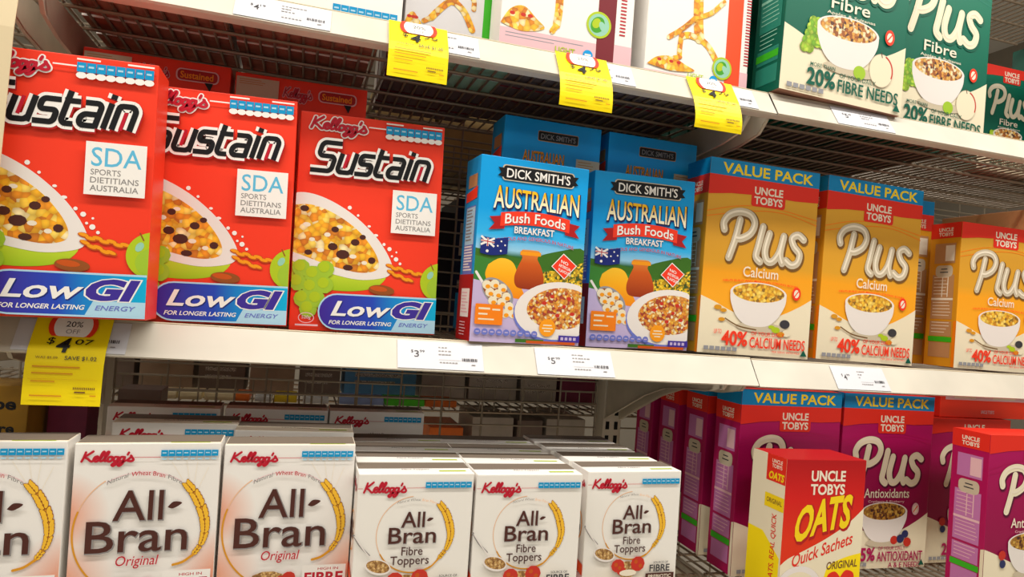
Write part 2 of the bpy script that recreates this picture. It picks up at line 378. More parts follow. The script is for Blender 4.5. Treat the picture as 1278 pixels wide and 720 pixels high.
# ------------------------------------------------------------------ pack designs
def sustain():
    a = Art(100, 151)
    a.part('bowl_picture')
    rim = [(-6, 58), (6, 56), (20, 59), (36, 67), (50, 78), (60, 89), (67, 101), (67, 108), (61, 112), (44, 114), (22, 110), (4, 105), (-6, 102)]
    a.poly('lime_bowl', smooth([(-3, 100), (20, 108), (44, 113), (63, 110), (58, 118), (44, 122), (24, 122), (0, 117)], 5))
    a.dots('white', [(36, 64, 1.4, 1), (42, 69, .9, 1), (55, 82, 1.6, .6), (61, 88, 1.1, 1), (65, 91, 1.5, 1), (70, 98, 1.6, 1), (73, 101, 1, 1), (67, 96, .8, 1), (50, 76, 1.2, .7), (70, 93, .7, 1)])
    a.poly('bowlwhite', smooth(rim, 5)); a.poly('flakes', smooth([(-5, 66), (10, 64), (26, 69), (42, 79), (53, 91), (58, 101), (56, 107), (44, 109), (24, 105), (5, 99), (-5, 96)], 5))
    a.dots('cream', [(8, 78, 2.6, .6), (22, 84, 2.2, .7), (40, 98, 2.5, .6), (18, 95, 2.4, .6), (48, 102, 2, .7), (30, 78, 2.2, .6), (12, 88, 2, .7)])
    a.dots('brown', [(6, 67, 3, .7), (27, 80, 2.6, .8), (33, 97, 4.6, .7), (26, 92, 3.4, .75), (41, 88, 3, .8), (46, 84, 2.2, .8), (53, 100, 2.6, .9), (10, 97, 2.6, .7), (37, 106, 3.4, .6)])
    a.part('grain_picture')
    gr0 = [(66 + i * 3.6, 103 + i * .75 + (i % 2) * 1.2) for i in range(7)] + [(67 + i * 3.4, 107.4 + i * 1.25 + (i % 2)) for i in range(5)]; a.many('honey', [ell_pts(x, y, 3.3, 1.5, 14 if j < 7 else 22, 12) for j, (x, y) in enumerate(gr0)]); a.many('mango', [ell_pts(x - .2, y - .3, 2.7, 1.0, 14 if j < 7 else 22, 12) for j, (x, y) in enumerate(gr0)])
    a.part('almond_picture'); a.ell('almond', 61, 120.5, 9, 3.6, 4); a.ell('honey', 59, 119.6, 6, 1.8, 6)
    a.part('apple_picture'); a.ell('lime', 103, 113, 15, 14); a.ell('grape', 104, 117, 11, 9); a.strokes('almond', [[(97, 104), (95, 100)]], .8); a.ell('palegreen', 95, 108, 2, 3, 30)
    a.part('grape_picture'); gr = [(6, 108), (14, 112), (22, 108), (4, 118), (13, 121), (22, 119), (8, 129), (17, 129), (12, 136)]
    a.dots('grape', [(x, y, 6, 1) for x, y in gr]); a.dots('lime', [(x - 1, y - 1.5, 3.8, 1) for x, y in gr])
    a.part('brand_logo'); kelloggs(a, 6, 1.5, 46, 15, 'crimson', 'white'); a.rect('white', 46, 6.2, 58, 7)
    strip(a, 58, 4.2, 98, 9.8, 13.5); a.rects('white', [(58, 2, 70, 3), (84, 2, 98, 3)])
    a.part('product_name'); f = fit(8, 18.5, 88, 43, 100, 26, .33)
    a.strokes('deepred', SUST, 7.0, False, lambda x, y: (f(x, y)[0] + .7, f(x, y)[1] + .9)); a.strokes('white', SUST, 6.8, False, f); a.strokes('crimson', [[(26, 9), (26, 20)], [(91.5, 13), (91.5, 24)]], 2.0, False, f); a.strokes('black', SUST, 3.2, False, f)

    a.part('badge'); a.rect('white', 65, 49, 96.5, 79.5)
    a.text('sdablue', 'SDA', 68, 52, 94, 63, .006); a.text('lightink', 'SPORTS', 68, 64.6, 83.5, 68, .006); a.text('lightink', 'DIETITIANS', 68, 69.2, 93, 72.6, .006); a.text('lightink', 'AUSTRALIA', 68, 73.8, 93, 77.2, .006)
    a.part('banner')
    a.poly('paleblue', ell_pts(31, 137, 12.6, 12.6, 0, 12, 90, 270) + [(100, 124.4), (100, 150)])
    a.poly('banner_blue', ell_pts(31, 137, 11.6, 11.6, 0, 12, 90, 270) + [(100, 125.6), (100, 148.8)])
    a.poly('paleblue', [(73, 140.5), (100, 140.5), (100, 148.8), (69, 148.8)])
    a.text('white', 'Low', 27, 129.5, 68, 140, .02, .28, out=[('navy', .03, .5, .6)]); a.text('purple', 'GI', 69, 127.6, 97, 140.4, .05, .28, out=[('white', .085, 0, 0)])
    a.text('white', 'FOR LONGER LASTING', 26, 143, 69, 145.8, .02, .25); a.text('bluechip', 'ENERGY', 74, 143, 95, 145.8, .01, .25)
    a.part('weight_mark'); a.strokes('pink', [ell_pts(11, 142, 5, 3.4, 0, 16) + [(16, 142)]], .5); a.text('pink', '520g', 8, 140.4, 14, 143.4, .01); a.rect('pink', 4, 146.4, 19, 147.6)
    return a
def sust_left():
    a = Art(30, 130); a.part('side_panel'); a.rect('cream', 4, 30, 26, 100); a.rects('ink', lines(24, 33, 98, 30, 3, 6, .4)); return a
kind('sustain', .190, .286, .061, ('red', 'red', 'red', 'cardboard'), sustain(), sust_left())
def red_back():
    a = Art(100, 151); a.part('brand_logo'); kelloggs(a, 35, 5, 58, 17, 'crimson', 'pink')
    a.part('badge'); a.rrect('pink', 62, 5.4, 92, 14.4, 3.5); a.rrect('deepred', 63, 6.2, 91, 13.6, 3); a.text('mango', 'Sustained', 65, 7.4, 88, 12.4, .02); a.poly('black', [(82, 14), (88, 14), (86, 20)])
    a.part('sticker'); a.rect('silver', 1, 3, 32, 21); a.rects('tan', lines(26, 4.5, 9, 3, 3, 3, .4))
    return a
kind('sustain_back', .190, .302, .061, ('red', 'red', 'red', 'cardboard'), red_back())
kind('sustain_plain', .190, .286, .061, ('red', 'red', 'red', 'cardboard'))
def bran_common(a, k, x, y, sub):
    """All-Bran lettering; k scales, (x, y) is the middle of the ring"""
    q = lambda u, v: (x + u * k, y + v * k)
    a.part('product_name')
    out = [('lightink', .02, .5 * k, .5 * k)]
    a.text('brown', 'All', *q(-20, -31), *q(14, -9), .006, out=out); a.text('brown', 'Bran', *q(-37, -9), *q(32, 14), .006, out=out)
    a.poly('brown', smooth([q(17, -18), q(21, -22), q(27, -21), q(21, -17), q(17, -18)], 4))
def allbran():
    a = Art(100, 148)
    a.part('ring_emblem'); a.strokes('peach', [ell_pts(48, 65, 46, 46, 0, 30, 100, 235)], .7); a.strokes('gold', [ell_pts(48, 65, 46, 46, 0, 20, 105, 200)], 1.3)
    a.strokes('pink', [ell_pts(48, 65, 46, 44, 0, 16, 236, 304)], .35)
    a.strokes('cream', [[(78, 33), (66, 14)], [(80, 34), (76, 12)], [(82, 35), (84, 14)], [(84, 38), (92, 18)]], .25)
    ear(a, [(77, 30), (84, 39), (90, 52), (92, 64), (90, 75), (84, 84)], 6.4); a.strokes('gold', [[(85, 83), (78, 88), (71, 90)]], 1.8)
    a.part('brand_logo'); kelloggs(a, 4, 4.5, 41, 16.5, 'crimson'); a.rect('crimson', 40, 10, 58, 10.4)
    strip(a, 58, 5, 98.5, 9.6, 12, 8, None); a.rects('paleblue', [(59 + i * 5, 11, 62 + i * 5, 12) for i in range(8)])
    a.part('slogan'); wp = lambda x, y: (x, y + ((x - 48) / 26) ** 2 * 7.5)
    a.text('lightink', 'Natural', 23, 20, 37, 23.2, .004, .1, wp); a.text('crimson', 'Wheat Bran', 39, 20, 62, 23.2, .004, .1, wp); a.text('lightink', 'Fibre', 64, 20, 74, 23.2, .004, .1, wp)
    bran_common(a, 1.0, 48, 65, None)
    a.part('flavour_name'); a.text('crimson', 'Original', 32, 81.5, 61, 91, .004, .2)
    a.part('claim'); a.rect('white', 64, 94, 98, 113); a.text('crimson', 'HIGH IN', 76, 96, 92, 98, .01); a.text('crimson', 'FIBRE', 66, 99.6, 96, 108, .03); a.rect('pink', 67, 110, 95, 111.5)
    a.part('bowl_picture'); a.ell('bowlwhite', 44, 128, 38, 19); a.ell('branbits', 42, 114, 32, 13); a.dots('branbits', [(38, 104, 14, .5)]); a.dots('raspberry', [(54, 102, 5, .8), (60, 107, 4.5, .9), (48, 104, 4, .8)])
    return a
def bran_top():
    a = Art(100, 40); a.part('top_flap'); a.rect('card_grey', .8, 1, 99.2, 22); a.text('brown', 'Fibre Toppers', 38, 24, 62, 28, 0); a.rect('lime', 70, 30, 94, 33.5); return a  # rear of the top drawn darker grey-brown
def allbran_top():
    a = Art(100, 40); a.part('top_flap'); a.rect('card_grey', .8, 1, 99.2, 36); a.rect('lime', 64, 37, 92, 39); return a  # nearly the whole top drawn darker grey-brown
def bran_side():
    a = Art(40, 142); a.part('side_panel'); kelloggs(a, 6, 8, 36, 18, 'crimson'); a.strokes('mango', [ell_pts(20, 52, 13, 16, 0, 20) + [(33, 52)]], 1.4); a.rects('brown', [(12, 44, 27, 50), (10, 52, 29, 58)]); a.poly('orangered', [(0, 80), (40, 86), (40, 96), (0, 90)]); a.rect('pink', 0, 96, 40, 104); a.rect('yellow', 4, 104, 40, 142); return a
kind('allbran', .147, .2235, .046, ('bran_white', 'white', 'cream', 'cardboard'), allbran(), None, allbran_top())
def toppers():
    a = Art(100, 142)
    a.part('ring_emblem'); a.strokes('peach', [ell_pts(50, 51, 32, 32, 0, 30, 100, 265)], .6); a.strokes('gold', [ell_pts(50, 51, 32, 32, 0, 30, 60, 150)], 1.1)
    ear(a, [(71, 26), (77, 34), (81, 45), (82, 54), (79, 64), (72, 73)], 6); a.strokes('gold', [[(73, 72), (66, 79), (58, 82)]], 1.3)
    a.part('brand_logo'); kelloggs(a, 4, 5.5, 42, 19.5, 'crimson'); a.rect('crimson', 0, 11.8, 4, 12.2); a.rect('crimson', 41, 11.6, 57, 12)
    strip(a, 57, 7, 98, 12, 15, 8, None)
    a.part('slogan'); wp = lambda x, y: (x, y + ((x - 50) / 20) ** 2 * 4); a.text('lightink', 'Natural Wheat', 34, 20.5, 54, 22.6, 0, .1, wp); a.text('peach', 'Bran Fibre', 55, 20.5, 68, 22.6, 0, .1, wp)
    bran_common(a, .59, 50, 50, None)
    a.part('flavour_name'); a.text('brown', 'Fibre', 40, 61, 58, 68, 0, out=[('lightink', .01, .3, .3)]); a.text('brown', 'Toppers', 31, 68.6, 64, 78, 0, out=[('lightink', .01, .3, .3)])
    a.part('spoon_picture'); a.strokes('lightink', [[(-1, 50), (5, 59), (13, 67)]], 1.6); a.strokes('bowlwhite', [[(0, 51), (8, 62), (16, 71)]], .9); a.ell('bowlwhite', 21, 77, 11, 6.4, 14); a.ell('branbits', 21, 76.6, 10, 5, 14)
    a.part('fruit_picture'); a.ell('branbits', 46, 92, 10, 8); a.dots('raspberry', [(36, 88, 7, .9), (57, 87, 7.5, .95), (40, 93, 5, .8)]); a.dots('honey', [(34, 87, 2, 1), (38, 90, 1.8, 1), (55, 85, 2, 1), (60, 89, 2, 1)]); a.ell('cream', 47, 95, 9, 3)
    a.part('claim'); a.text('ink', 'SOURCE OF', 74, 85.5, 90, 87.5, .004, .0); a.text('ink', 'FIBRE', 70, 88.5, 92, 95, .02); a.rect('brown', 66, 96.5, 97, 103); a.text('cream', 'PREBIOTIC', 69, 98, 94, 101.4, .01)
    a.part('bowl_picture'); a.ell('bowlwhite', 46, 122, 34, 16); a.ell('branbits', 46, 113, 30, 9)
    return a
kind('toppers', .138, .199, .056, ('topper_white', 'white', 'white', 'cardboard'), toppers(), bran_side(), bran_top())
def topside():
    a = Art(100, 142); a.part('brand_logo'); kelloggs(a, 4, 5.5, 42, 19.5, 'crimson'); strip(a, 57, 7, 98, 12, 15, 8, None); return a
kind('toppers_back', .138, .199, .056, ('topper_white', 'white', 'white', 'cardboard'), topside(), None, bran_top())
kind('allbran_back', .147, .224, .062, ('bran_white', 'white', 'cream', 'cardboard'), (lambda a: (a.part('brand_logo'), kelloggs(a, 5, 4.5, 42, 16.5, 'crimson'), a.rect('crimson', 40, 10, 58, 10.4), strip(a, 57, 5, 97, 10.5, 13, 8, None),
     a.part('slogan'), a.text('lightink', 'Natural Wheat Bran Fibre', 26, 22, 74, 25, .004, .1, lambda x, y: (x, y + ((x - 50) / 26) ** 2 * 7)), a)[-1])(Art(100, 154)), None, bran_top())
def bush():
    a = Art(100, 155.5)
    a.part('landscape_picture')
    a.poly('leafgreen', smooth([(-2, 78), (20, 80), (45, 84), (70, 76), (102, 72), (102, 106), (-2, 100)], 4)); a.poly('hillgreen', smooth([(-2, 84), (26, 88), (60, 92), (102, 96), (102, 108), (-2, 106)], 4))
    a.poly('lilac', smooth([(-2, 104), (30, 107), (60, 106), (102, 104), (102, 157), (-2, 157)], 4))
    a.part('blossom_picture'); a.poly('wattle', smooth([(52, 104), (58, 96), (68, 92), (80, 92), (92, 86), (102, 84), (102, 108), (80, 110), (56, 109), (52, 104)], 4))
    a.part('mango_picture'); a.poly('mango_print', smooth([(12, 91), (22, 85), (33, 87), (39, 97), (43, 108), (46, 115), (42, 118), (30, 116), (16, 109), (10, 100), (12, 91)], 5))
    a.part('honey_jar_picture'); a.poly('honey_print', smooth([(42, 76), (56, 76), (58, 79), (56, 83), (60, 90), (63, 99), (62, 106), (57, 109), (42, 109), (37, 106), (36, 99), (39, 90), (42, 83), (40, 79), (42, 76)], 4)); a.rect('mango', 40, 77.4, 59, 80.6)
    a.part('scoop_picture'); a.strokes('bowlwhite', [[(2, 98), (8, 106), (14, 113)]], 2.2); a.ell('chipgrey', 22, 114, 16, 10, 35); a.ell('almond', 21, 114, 14, 8, 35)
    mac = [(12, 108), (19, 107), (26, 110), (15, 114), (22, 115), (30, 117), (18, 121), (26, 122), (33, 125), (22, 128), (30, 131), (37, 131)]
    a.dots('oatcream', [(x, y, 4.1, .95) for x, y in mac]); a.dots('mango', [(x + 1, y + 1.4, 2.2, .8) for x, y in mac])
    a.part('bowl_picture'); a.ell('bluechip', 79, 128, 42, 26, -4); a.ell('bowlwhite', 79, 126, 41, 25, -4); a.ell('muesli', 81, 124, 32, 18, -4)
    a.dots('raspberry', [(65, 120, 2.4, .7), (78, 130, 2.2, .8), (88, 115, 2.4, .7), (92, 128, 2.4, .7), (72, 114, 2, .8), (84, 122, 1.8, .8)])
    a.part('brand_logo'); a.rrect('silver', 19, 6, 86, 19.4, 3); a.rrect('black', 20, 6.8, 85, 18.6, 2.6); a.many('black', [[(15, 9), (21, 9), (21, 17), (15, 16), (18, 13)], [(90, 9), (84, 9), (84, 17), (90, 16), (87, 13)]])
    a.text('white', "DICK SMITH'S", 23, 8.6, 82, 16.8, .012)
    a.part('product_name'); wa = lambda x, y: (x, 34 + (y - 34) * (.82 + .22 * ((x - 52) / 40) ** 2))
    a.text('letter_gold', 'AUSTRALIAN', 13, 24, 92, 43.5, .012, 0, wa, out=[('navy', .05, .6, .8), ('black', .03, .3, .4)])
    a.part('banner'); wr = lambda x, y: (x, y + ((x - 52) / 40) ** 2 * 5)
    a.many('deepred', [[(10, 51), (24, 49), (24, 60), (10, 62), (15, 56)], [(94, 51), (80, 49), (80, 60), (94, 62), (89, 56)]])
    a.poly('red', [wr(20 + i * 6.4, 43.5) for i in range(11)] + [wr(84 - i * 6.4, 55) for i in range(11)])
    a.text('white', 'Bush Foods', 24, 45, 80, 53.5, .014, 0, wr, out=[('deepred', .03, .4, .4)])
    a.part('flavour_name'); a.text('white', 'BREAKFAST', 33, 57, 70, 63, .02, 0, out=[('navy', .05, 0, 0)])
    a.text('crimson', 'DELICIOUS AND GENEROUS IN NATURE', 15, 65, 89, 68, .01, 0, wr, out=[('paleblue', .03, 0, 0)])
    a.part('flag_picture'); fw = lambda x, y: (x, y + math.sin((x - 4) / 6) * 1.2)
    a.poly('navy', [fw(4 + i * 2.4, 68) for i in range(11)] + [fw(28 - i * 2.4, 82) for i in range(11)])
    a.poly('navy', [fw(4, 68), fw(16, 68), fw(16, 75), fw(4, 75)]); a.strokes('white', [[fw(4, 68), fw(16, 75)], [fw(16, 68), fw(4, 75)], [fw(10, 68), fw(10, 75)], [fw(4, 71.5), fw(16, 71.5)]], 1.7, False); a.strokes('crimson', [[fw(10, 68), fw(10, 75)], [fw(4, 71.5), fw(16, 71.5)]], .8, False)
    a.dots('white', [(10, 80, 1.3, 1), (22, 71, .8, 1), (22, 79, .9, 1), (25.5, 74, .8, 1), (19, 75, .8, 1)], 7)
    a.part('badge'); a.poly('white', [(80, 76), (93.4, 86), (82, 98.6), (69, 88)]); a.poly('red', [(80, 77), (92.4, 86), (82, 97.6), (70, 88)])
    wd = lambda x, y: (x, y + (x - 81) * .35)
    for i, t in enumerate(('NO', 'ARTIFICIAL', 'FLAVOURS')): a.text('white', t, 76 if i else 78, 82.5 + i * 4, 88 if i else 85, 85.2 + i * 4, .02, 0, wd)
    a.part('claim'); a.rrect('orange', 3, 124, 27.5, 141, 1); a.rects('oatcream', [(6, 127, 16, 128.6), (18, 127.6, 25, 129), (6, 131.6, 14, 133), (6, 136, 20, 137.2)])
    a.ell('mango', 69, 141, 7.6, 7.6); a.rects('oatcream', [(65, 138.4, 73, 139.4), (64, 141, 74, 142), (66, 143.4, 72, 144.4)])
    a.part('nutrition_strip'); a.dots('bluechip', [(6 + i * 6.4, 147, 2.9, .95) for i in range(9)]); a.rects('lilac', [(4.6 + i * 6.4, 146.4, 7.4 + i * 6.4, 147.4) for i in range(9)])
    a.rect('purple', 80, 147, 100, 152.5); a.rects('lilac', [(82 + i * 4, 148.4, 84.6 + i * 4, 151) for i in range(4)]); a.rect('leafgreen', 40, 151.5, 66, 154.5); a.rect('honey', 50, 152.6, 96, 155)
    return a
def bush_left():
    a = Art(40, 155.5); a.part('side_panel'); a.rect('deepred', 0, 100, 40, 155.5); a.rect('bluechip', 8, 42, 34, 100); a.rect('paleblue', 9, 43, 33, 75); a.rects('white', lines(33, 76, 98, 9, 5, 9, .55)); a.rects('lightink', lines(31, 45, 73, 10, 7, 11, .4))
    a.rect('tan', 10, 15, 34, 26); a.poly('red', [(6, 30), (36, 26), (36, 36), (6, 38)]); a.rect('white', 10, 112, 33, 136); a.rects('pink', lines(31, 115, 134, 7, 9, 12, .4)); a.rects('pink', lines(33, 140, 153, 5, 4, 10, .35)); return a
kind('bush', .171, .266, .068, ('sky_print', 'skyblue', 'skyblue', 'cardboard'), bush(), bush_left())
kind('bush_plain', .171, .266, .068, ('sky_print', 'skyblue', 'skyblue', 'cardboard'))
def bush_back():
    a = Art(100, 155.5); a.part('brand_logo'); a.rrect('tan', 34, 9.4, 76, 18.6, 1.6); a.rrect('black', 34.5, 10, 75.5, 18, 1.4); a.text('lightink', "DICK SMITH'S", 37, 11.6, 73, 16.4, .01)
    a.part('product_name'); a.text('mango', 'AUSTRALIAN', 20, 28, 62, 38, .012, 0, out=[('shadowbrown', .03, .4, .5)])
    a.part('sticker'); a.rect('silver', 75, 30, 100, 44); a.rects('tan', lines(97, 32, 42, 4, 3, 77, .3)); return a
kind('bush_back', .166, .281, .068, ('sky_print', 'skyblue', 'skyblue', 'cardboard'), bush_back(), bush_left())

def plus(variant, value):
    V = {'calcium': ('gold_print', 'Calcium', 'plusflakes'), 'antiox': ('magenta_print', 'Antioxidants', 'darkflakes'), 'fibre': ('green_print', 'Fibre', 'appleflakes')}[variant]
    H = 148 if value else 136; y0 = 0 if value else -12.5; a = Art(100, H); q = lambda y: y + y0
    hi = {'calcium': 'orange', 'antiox': 'magenta', 'fibre': 'teal'}[variant]
    a.part('arc_line'); sw = [(0, q(105)), (12, q(109)), (30, q(116)), (50, q(120)), (70, q(116)), (88, q(108)), (100, q(101))]
    a.strokes(hi, [[(0, q(41)), (30, q(34)), (62, q(33)), (100, q(38))], [(0, q(45)), (40, q(37)), (70, q(36)), (100, q(42))]], .6)
    a.part('cream_swoosh'); a.poly('oatcream', smooth(sw, 6) + [(100, H), (0, H)])
    if value:
        a.part('value_band'); a.rect('valueblue', 0, 0, 100, 12.5); a.text('valueyellow', 'VALUE PACK', 11, 2.4, 94, 10.6, .02)
    a.part('top_band'); a.poly('tobyred', [(0, q(12.5)), (100, q(12.5)), (100, q(24)), (78, q(25)), (50, q(24)), (20, q(25.5)), (0, q(28))])
    if value: pass
    tobys(a, 38, q(16), 69, q(33))
    a.part('product_name'); f = fit(12, q(38), 90, q(77), 100, 50)
    dk = {'calcium': 'shadowbrown', 'antiox': 'plum', 'fibre': 'darkgreen'}[variant]
    a.strokes(dk, PLUS, 8.0, f=lambda x, y: (f(x, y)[0] + .8, f(x, y)[1] + .9)); a.strokes('silver' if variant == 'calcium' else 'oatcream', PLUS, 6.0, f=f); a.strokes('cream', PLUS, 1.7, f=lambda x, y: (f(x, y)[0] - .4, f(x, y)[1] - .4))
    a.part('flavour_name'); tx = (35, 67) if variant != 'antiox' else (27, 77)
    a.text('cream', V[1], tx[0], q(80), tx[1], q(88), .01)
    if variant == 'calcium': a.text('red', 'HELPS BUILD AND MAINTAIN STRONG BONES', 18, q(90), 86, q(91.6), .004, 0, lambda x, y: (x, y + ((x - 52) / 34) ** 2 * 1.5))
    else: a.text('pink' if variant == 'antiox' else 'cream', 'Cranberry & Blueberry' if variant == 'antiox' else 'Apples & Sultanas', 32, q(90), 72, q(92.6), .004)
    a.part('bowl_picture'); a.ell('silver', 54, q(126), 22, 4)
    if variant == 'fibre': a.dots('grapes', [(22 + (i % 4) * 4 - (i // 4) * 1.4, q(100 + (i // 4) * 4.4), 3.6, 1) for i in range(18)])
    a.poly('bowlwhite', smooth([(25, q(99)), (26, q(108)), (32, q(119)), (42, q(125)), (58, q(125)), (68, q(119)), (75, q(108)), (76, q(99))], 5)); a.ell('bowlwhite', 50.5, q(100), 25.6, 8.4)
    a.ell(V[2], 50.5, q(99.6), 23.4, 7.2); a.ell(V[2], 50.5, q(98.6), 17, 5)
    a.part('fruit_picture')
    if variant == 'calcium':
        a.dots('gold', [(15, q(113), 3.4, .55), (20, q(115), 3, .5), (19, q(122), 3, .5)]); a.strokes('shadowbrown', [[(22, q(121)), (34, q(126)), (50, q(128))]], .9)
        a.ell('ink', 76, q(122), 4.6, 3.4); a.part('seed_picture'); a.dots('lime', [(68, q(127), 4, .6), (64, q(125), 3, .5)]); a.dots('oatcream', [(78, q(129), 4, .7)]); a.dots('gold', [(73, q(130), 3.4, .6)])
    elif variant == 'antiox': a.dots('raspberry', [(63, q(124), 4.2, .9), (78, q(126), 4.4, .9), (19, q(110), 4, 1)]); a.part('blueberry_picture'); a.dots('blueberry', [(70, q(123), 4.2, .9), (75, q(119), 3.8, .9), (20, q(117), 3.4, 1)])
    else: a.ell('oatcream', 80, q(121), 10, 11); a.strokes('silver', [ell_pts(80, q(121), 10, 11, 0, 24) + [(90, q(121))]], .5); a.strokes('raspberry', [ell_pts(80, q(121), 9.4, 10.4, 0, 14, -70, 20)], 1.0); a.ell('grape', 62, q(126), 5, 4.6); a.strokes('brown', [[(80, q(112)), (79, q(109))]], .6)
    a.part('award_mark'); a.ell('red' if variant != 'antiox' else 'pink', 85, q(97.5), 4, 5.2); a.ell('cream', 85, q(97.5), 2.4, 3.2); a.strokes('red', [[(83, q(100)), (87, q(95))]], .9)
    a.part('claim'); n, t1, t2, col = {'calcium': ('40%', 'OF YOUR DAILY', 'CALCIUM NEEDS', 'red'), 'antiox': ('25%', 'OF YOUR DAILY', 'ANTIOXIDANT', 'magenta'), 'fibre': ('20%', 'OF YOUR DAILY', 'FIBRE NEEDS', 'darkgreen')}[variant]
    a.text(col, n, 20, q(130), 43, q(141.5), .03); a.text(col, t1, 46, q(129.4), 76, q(132.4), .004); a.text(col, t2, 45, q(133.6), 96, q(142), .016)
    if variant == 'fibre': a.text(col, 'MORE THAN', 22, q(126.4), 42, q(129), .006)
    elif variant == 'calcium': a.text(col, 'UP TO', 13, q(129.6), 19.6, q(133), .006); a.text(col, 'PER SERVE WITH MILK', 66, q(143.2), 92, q(144.8), .0)
    else: a.text(col, 'A & E NEEDS', 58, q(143), 94, q(147.4), .012)
    a.part('nutrition_strip'); a.rects('chipgrey', [(5 + i * 5, q(142.6), 9 + i * 5, q(145.6)) for i in range(6)]); a.rects('silver', [(5 + i * 5, q(146.2), 9 + i * 5, q(146.8)) for i in range(6)])
    a.part('triangle_mark'); a.poly('darkgreen', [(95, q(141)), (98.4, q(146)), (92, q(146))])
    return a
def plus_left(variant, value):
    H = 148 if value else 136; y0 = 0 if value else -12.5; q = lambda y: y + y0
    body, pan, ln = {'calcium': ('tan', 'silver', 'cream'), 'antiox': ('palepink', 'palepink', 'pink'), 'fibre': ('teal', 'darkgreen', 'palegreen')}[variant]
    a = Art(34, H); a.part('side_panel')
    if value: a.rect('valueblue', 0, 0, 34, 12.5)
    a.rect('tobyred', 0, q(12.5), 34, q(27)); a.text('cream', 'UNCLE', 9, q(17), 25, q(20.6), .03); a.text('cream', 'TOBYS', 9, q(21.4), 25, q(25), .03)
    if variant == 'fibre':
        a.rects('teal', [(5, q(34), 30, q(52)), (5, q(56), 30, q(76)), (5, q(80), 30, q(106)), (5, q(118), 30, q(128)), (5, q(130), 30, q(142))])
    else: a.rects(body, [(6, q(32), 29, q(51)), (5, q(62), 29, q(84)), (5, q(86), 29, q(104)), (5, q(106), 29, q(120)), (5, q(126), 29, q(140))])
    a.rrect(pan if variant != 'antiox' else 'silver', 8, q(53), 27, q(64), 4); a.rects('ink', [(14, q(56), 21, q(57)), (13, q(59), 22, q(60))])
    a.rects(ln, lines(28, q(64), q(83), 6, 4, 7, .2) + lines(28, q(88), q(103), 5, 5, 7, .2) + lines(28, q(107), q(119), 4, 6, 7, .2) + [(5, q(84), 29, q(86)), (16, q(64), 17, q(83)), (22, q(64), 23, q(83)), (18, q(34), 28, q(49))])
    a.rect('brightgreen', 4, q(120.6), 30, q(125.4))
    if variant != 'fibre': a.poly('oatcream' if variant == 'antiox' else 'orange', [(31, q(106)), (34, q(105)), (34, q(148)), (31, q(148))])
    return a
for vname, sidem in (('calcium', 'gold'), ('antiox', 'magenta'), ('fibre', 'darkgreen')):
    fm = {'calcium': 'gold_print', 'antiox': 'magenta_print', 'fibre': 'green_print'}[vname]
    kind(vname + '_value', .198 if vname == 'antiox' else .208, .301 if vname == 'antiox' else .311, .068, (fm, sidem, 'tobyred', 'cardboard_bounce', 'tan'), plus(vname, True), plus_left(vname, True))
    kind(vname, .190, .262, .065, (fm, sidem, 'tobyred', 'cardboard_bounce', 'tan'), plus(vname, False), plus_left(vname, False))
def red_flat():
    a = Art(100, 20); a.part('claim'); a.rect('pink', 5, 0, 95, 4.5); a.rects('oatcream', [(14, 1, 36, 3), (54, 1, 78, 3)]); a.text('pink', 'UNCLE TOBYS', 42, 13, 56, 16, .02); return a
kind('red_flat', .235, .042, .15, ('red', 'tobyred', 'pink', 'cardboard'), red_flat())
def oats():
    a = Art(100, 152)
    a.part('cream_swoosh'); a.poly('oatcream', smooth([(0, 106), (10, 99), (30, 91), (55, 80), (80, 66), (100, 50)], 6) + [(100, 152), (0, 152)])
    a.part('yellow_panel'); a.poly('yellow', smooth([(52, 152), (54, 124), (60, 108), (80, 100), (100, 96)], 5) + [(100, 152)])
    tobys(a, 31, 8, 74, 39, plate=False)
    up = lambda x, y: (x, y - (x - 50) * .22 - 4 * math.sin((x - 16) / 70 * math.pi))
    a.part('product_name'); a.text('valueyellow', 'OATS', 15, 43, 85, 78, .035, .22, up, out=[('deepred', .07, 1, 1.2)])
    a.part('flavour_name'); a.text('tobyred', 'Quick Sachets', 14, 85, 88, 100, .012, .15, lambda x, y: (x, y - (x - 50) * .3)); a.text('shadowbrown', 'ORIGINAL', 57, 103, 96, 111, .02, .1, lambda x, y: (x, y - (x - 76) * .06))
    a.part('bowl_picture'); a.ell('silver', 24, 134, 30, 27); a.ell('bowlwhite', 24, 133, 29, 26); a.ell('oatcream', 24, 131, 22, 18); a.ell('cream', 22, 128, 13, 9)
    a.part('badge'); a.poly('tobyred', smooth([(75, 120), (68, 114), (59, 118), (60, 130), (75, 148), (90, 130), (92, 117), (82, 113), (75, 120)], 5)); a.rect('valueyellow', 55, 122, 96, 137); a.text('ink', 'SUPERFOOD', 57, 129, 94, 135, .02); a.text('shadowbrown', 'AUSTRALIAN', 59, 124, 92, 127.4, .01)
    a.part('banner'); a.poly('skyblue', [(28, 146), (52, 142), (54, 152), (26, 152)])
    return a
def oats_left():
    a = Art(54, 152); a.part('side_panel'); a.rect('oatcream', 0, 0, 54, 152); a.rect('yellow', 0, 80, 24, 152); a.poly('yellow', [(24, 80), (52, 100), (52, 152), (24, 152)]); a.rect('tobyred', 24, 0, 54, 27); a.text('valueyellow', 'OATS', 28, 17, 52, 25, .04, .2)
    a.text('cream', 'UNCLE', 32, 4, 48, 8, .02); a.text('cream', 'TOBYS', 32, 9, 48, 13, .02); a.rect('valueyellow', 24, 40, 54, 54); a.text('shadowbrown', 'ORIGINAL', 27, 44, 51, 49, .02)
    vs, fs = text_mesh('REAL OATS, REAL QUICK', .012); mx = max(v[0] for v in vs)
    a.put('tobyred', [(34 + (1 - v[1]) * 10, 150 - v[0] / mx * 92) for v in vs], fs); return a
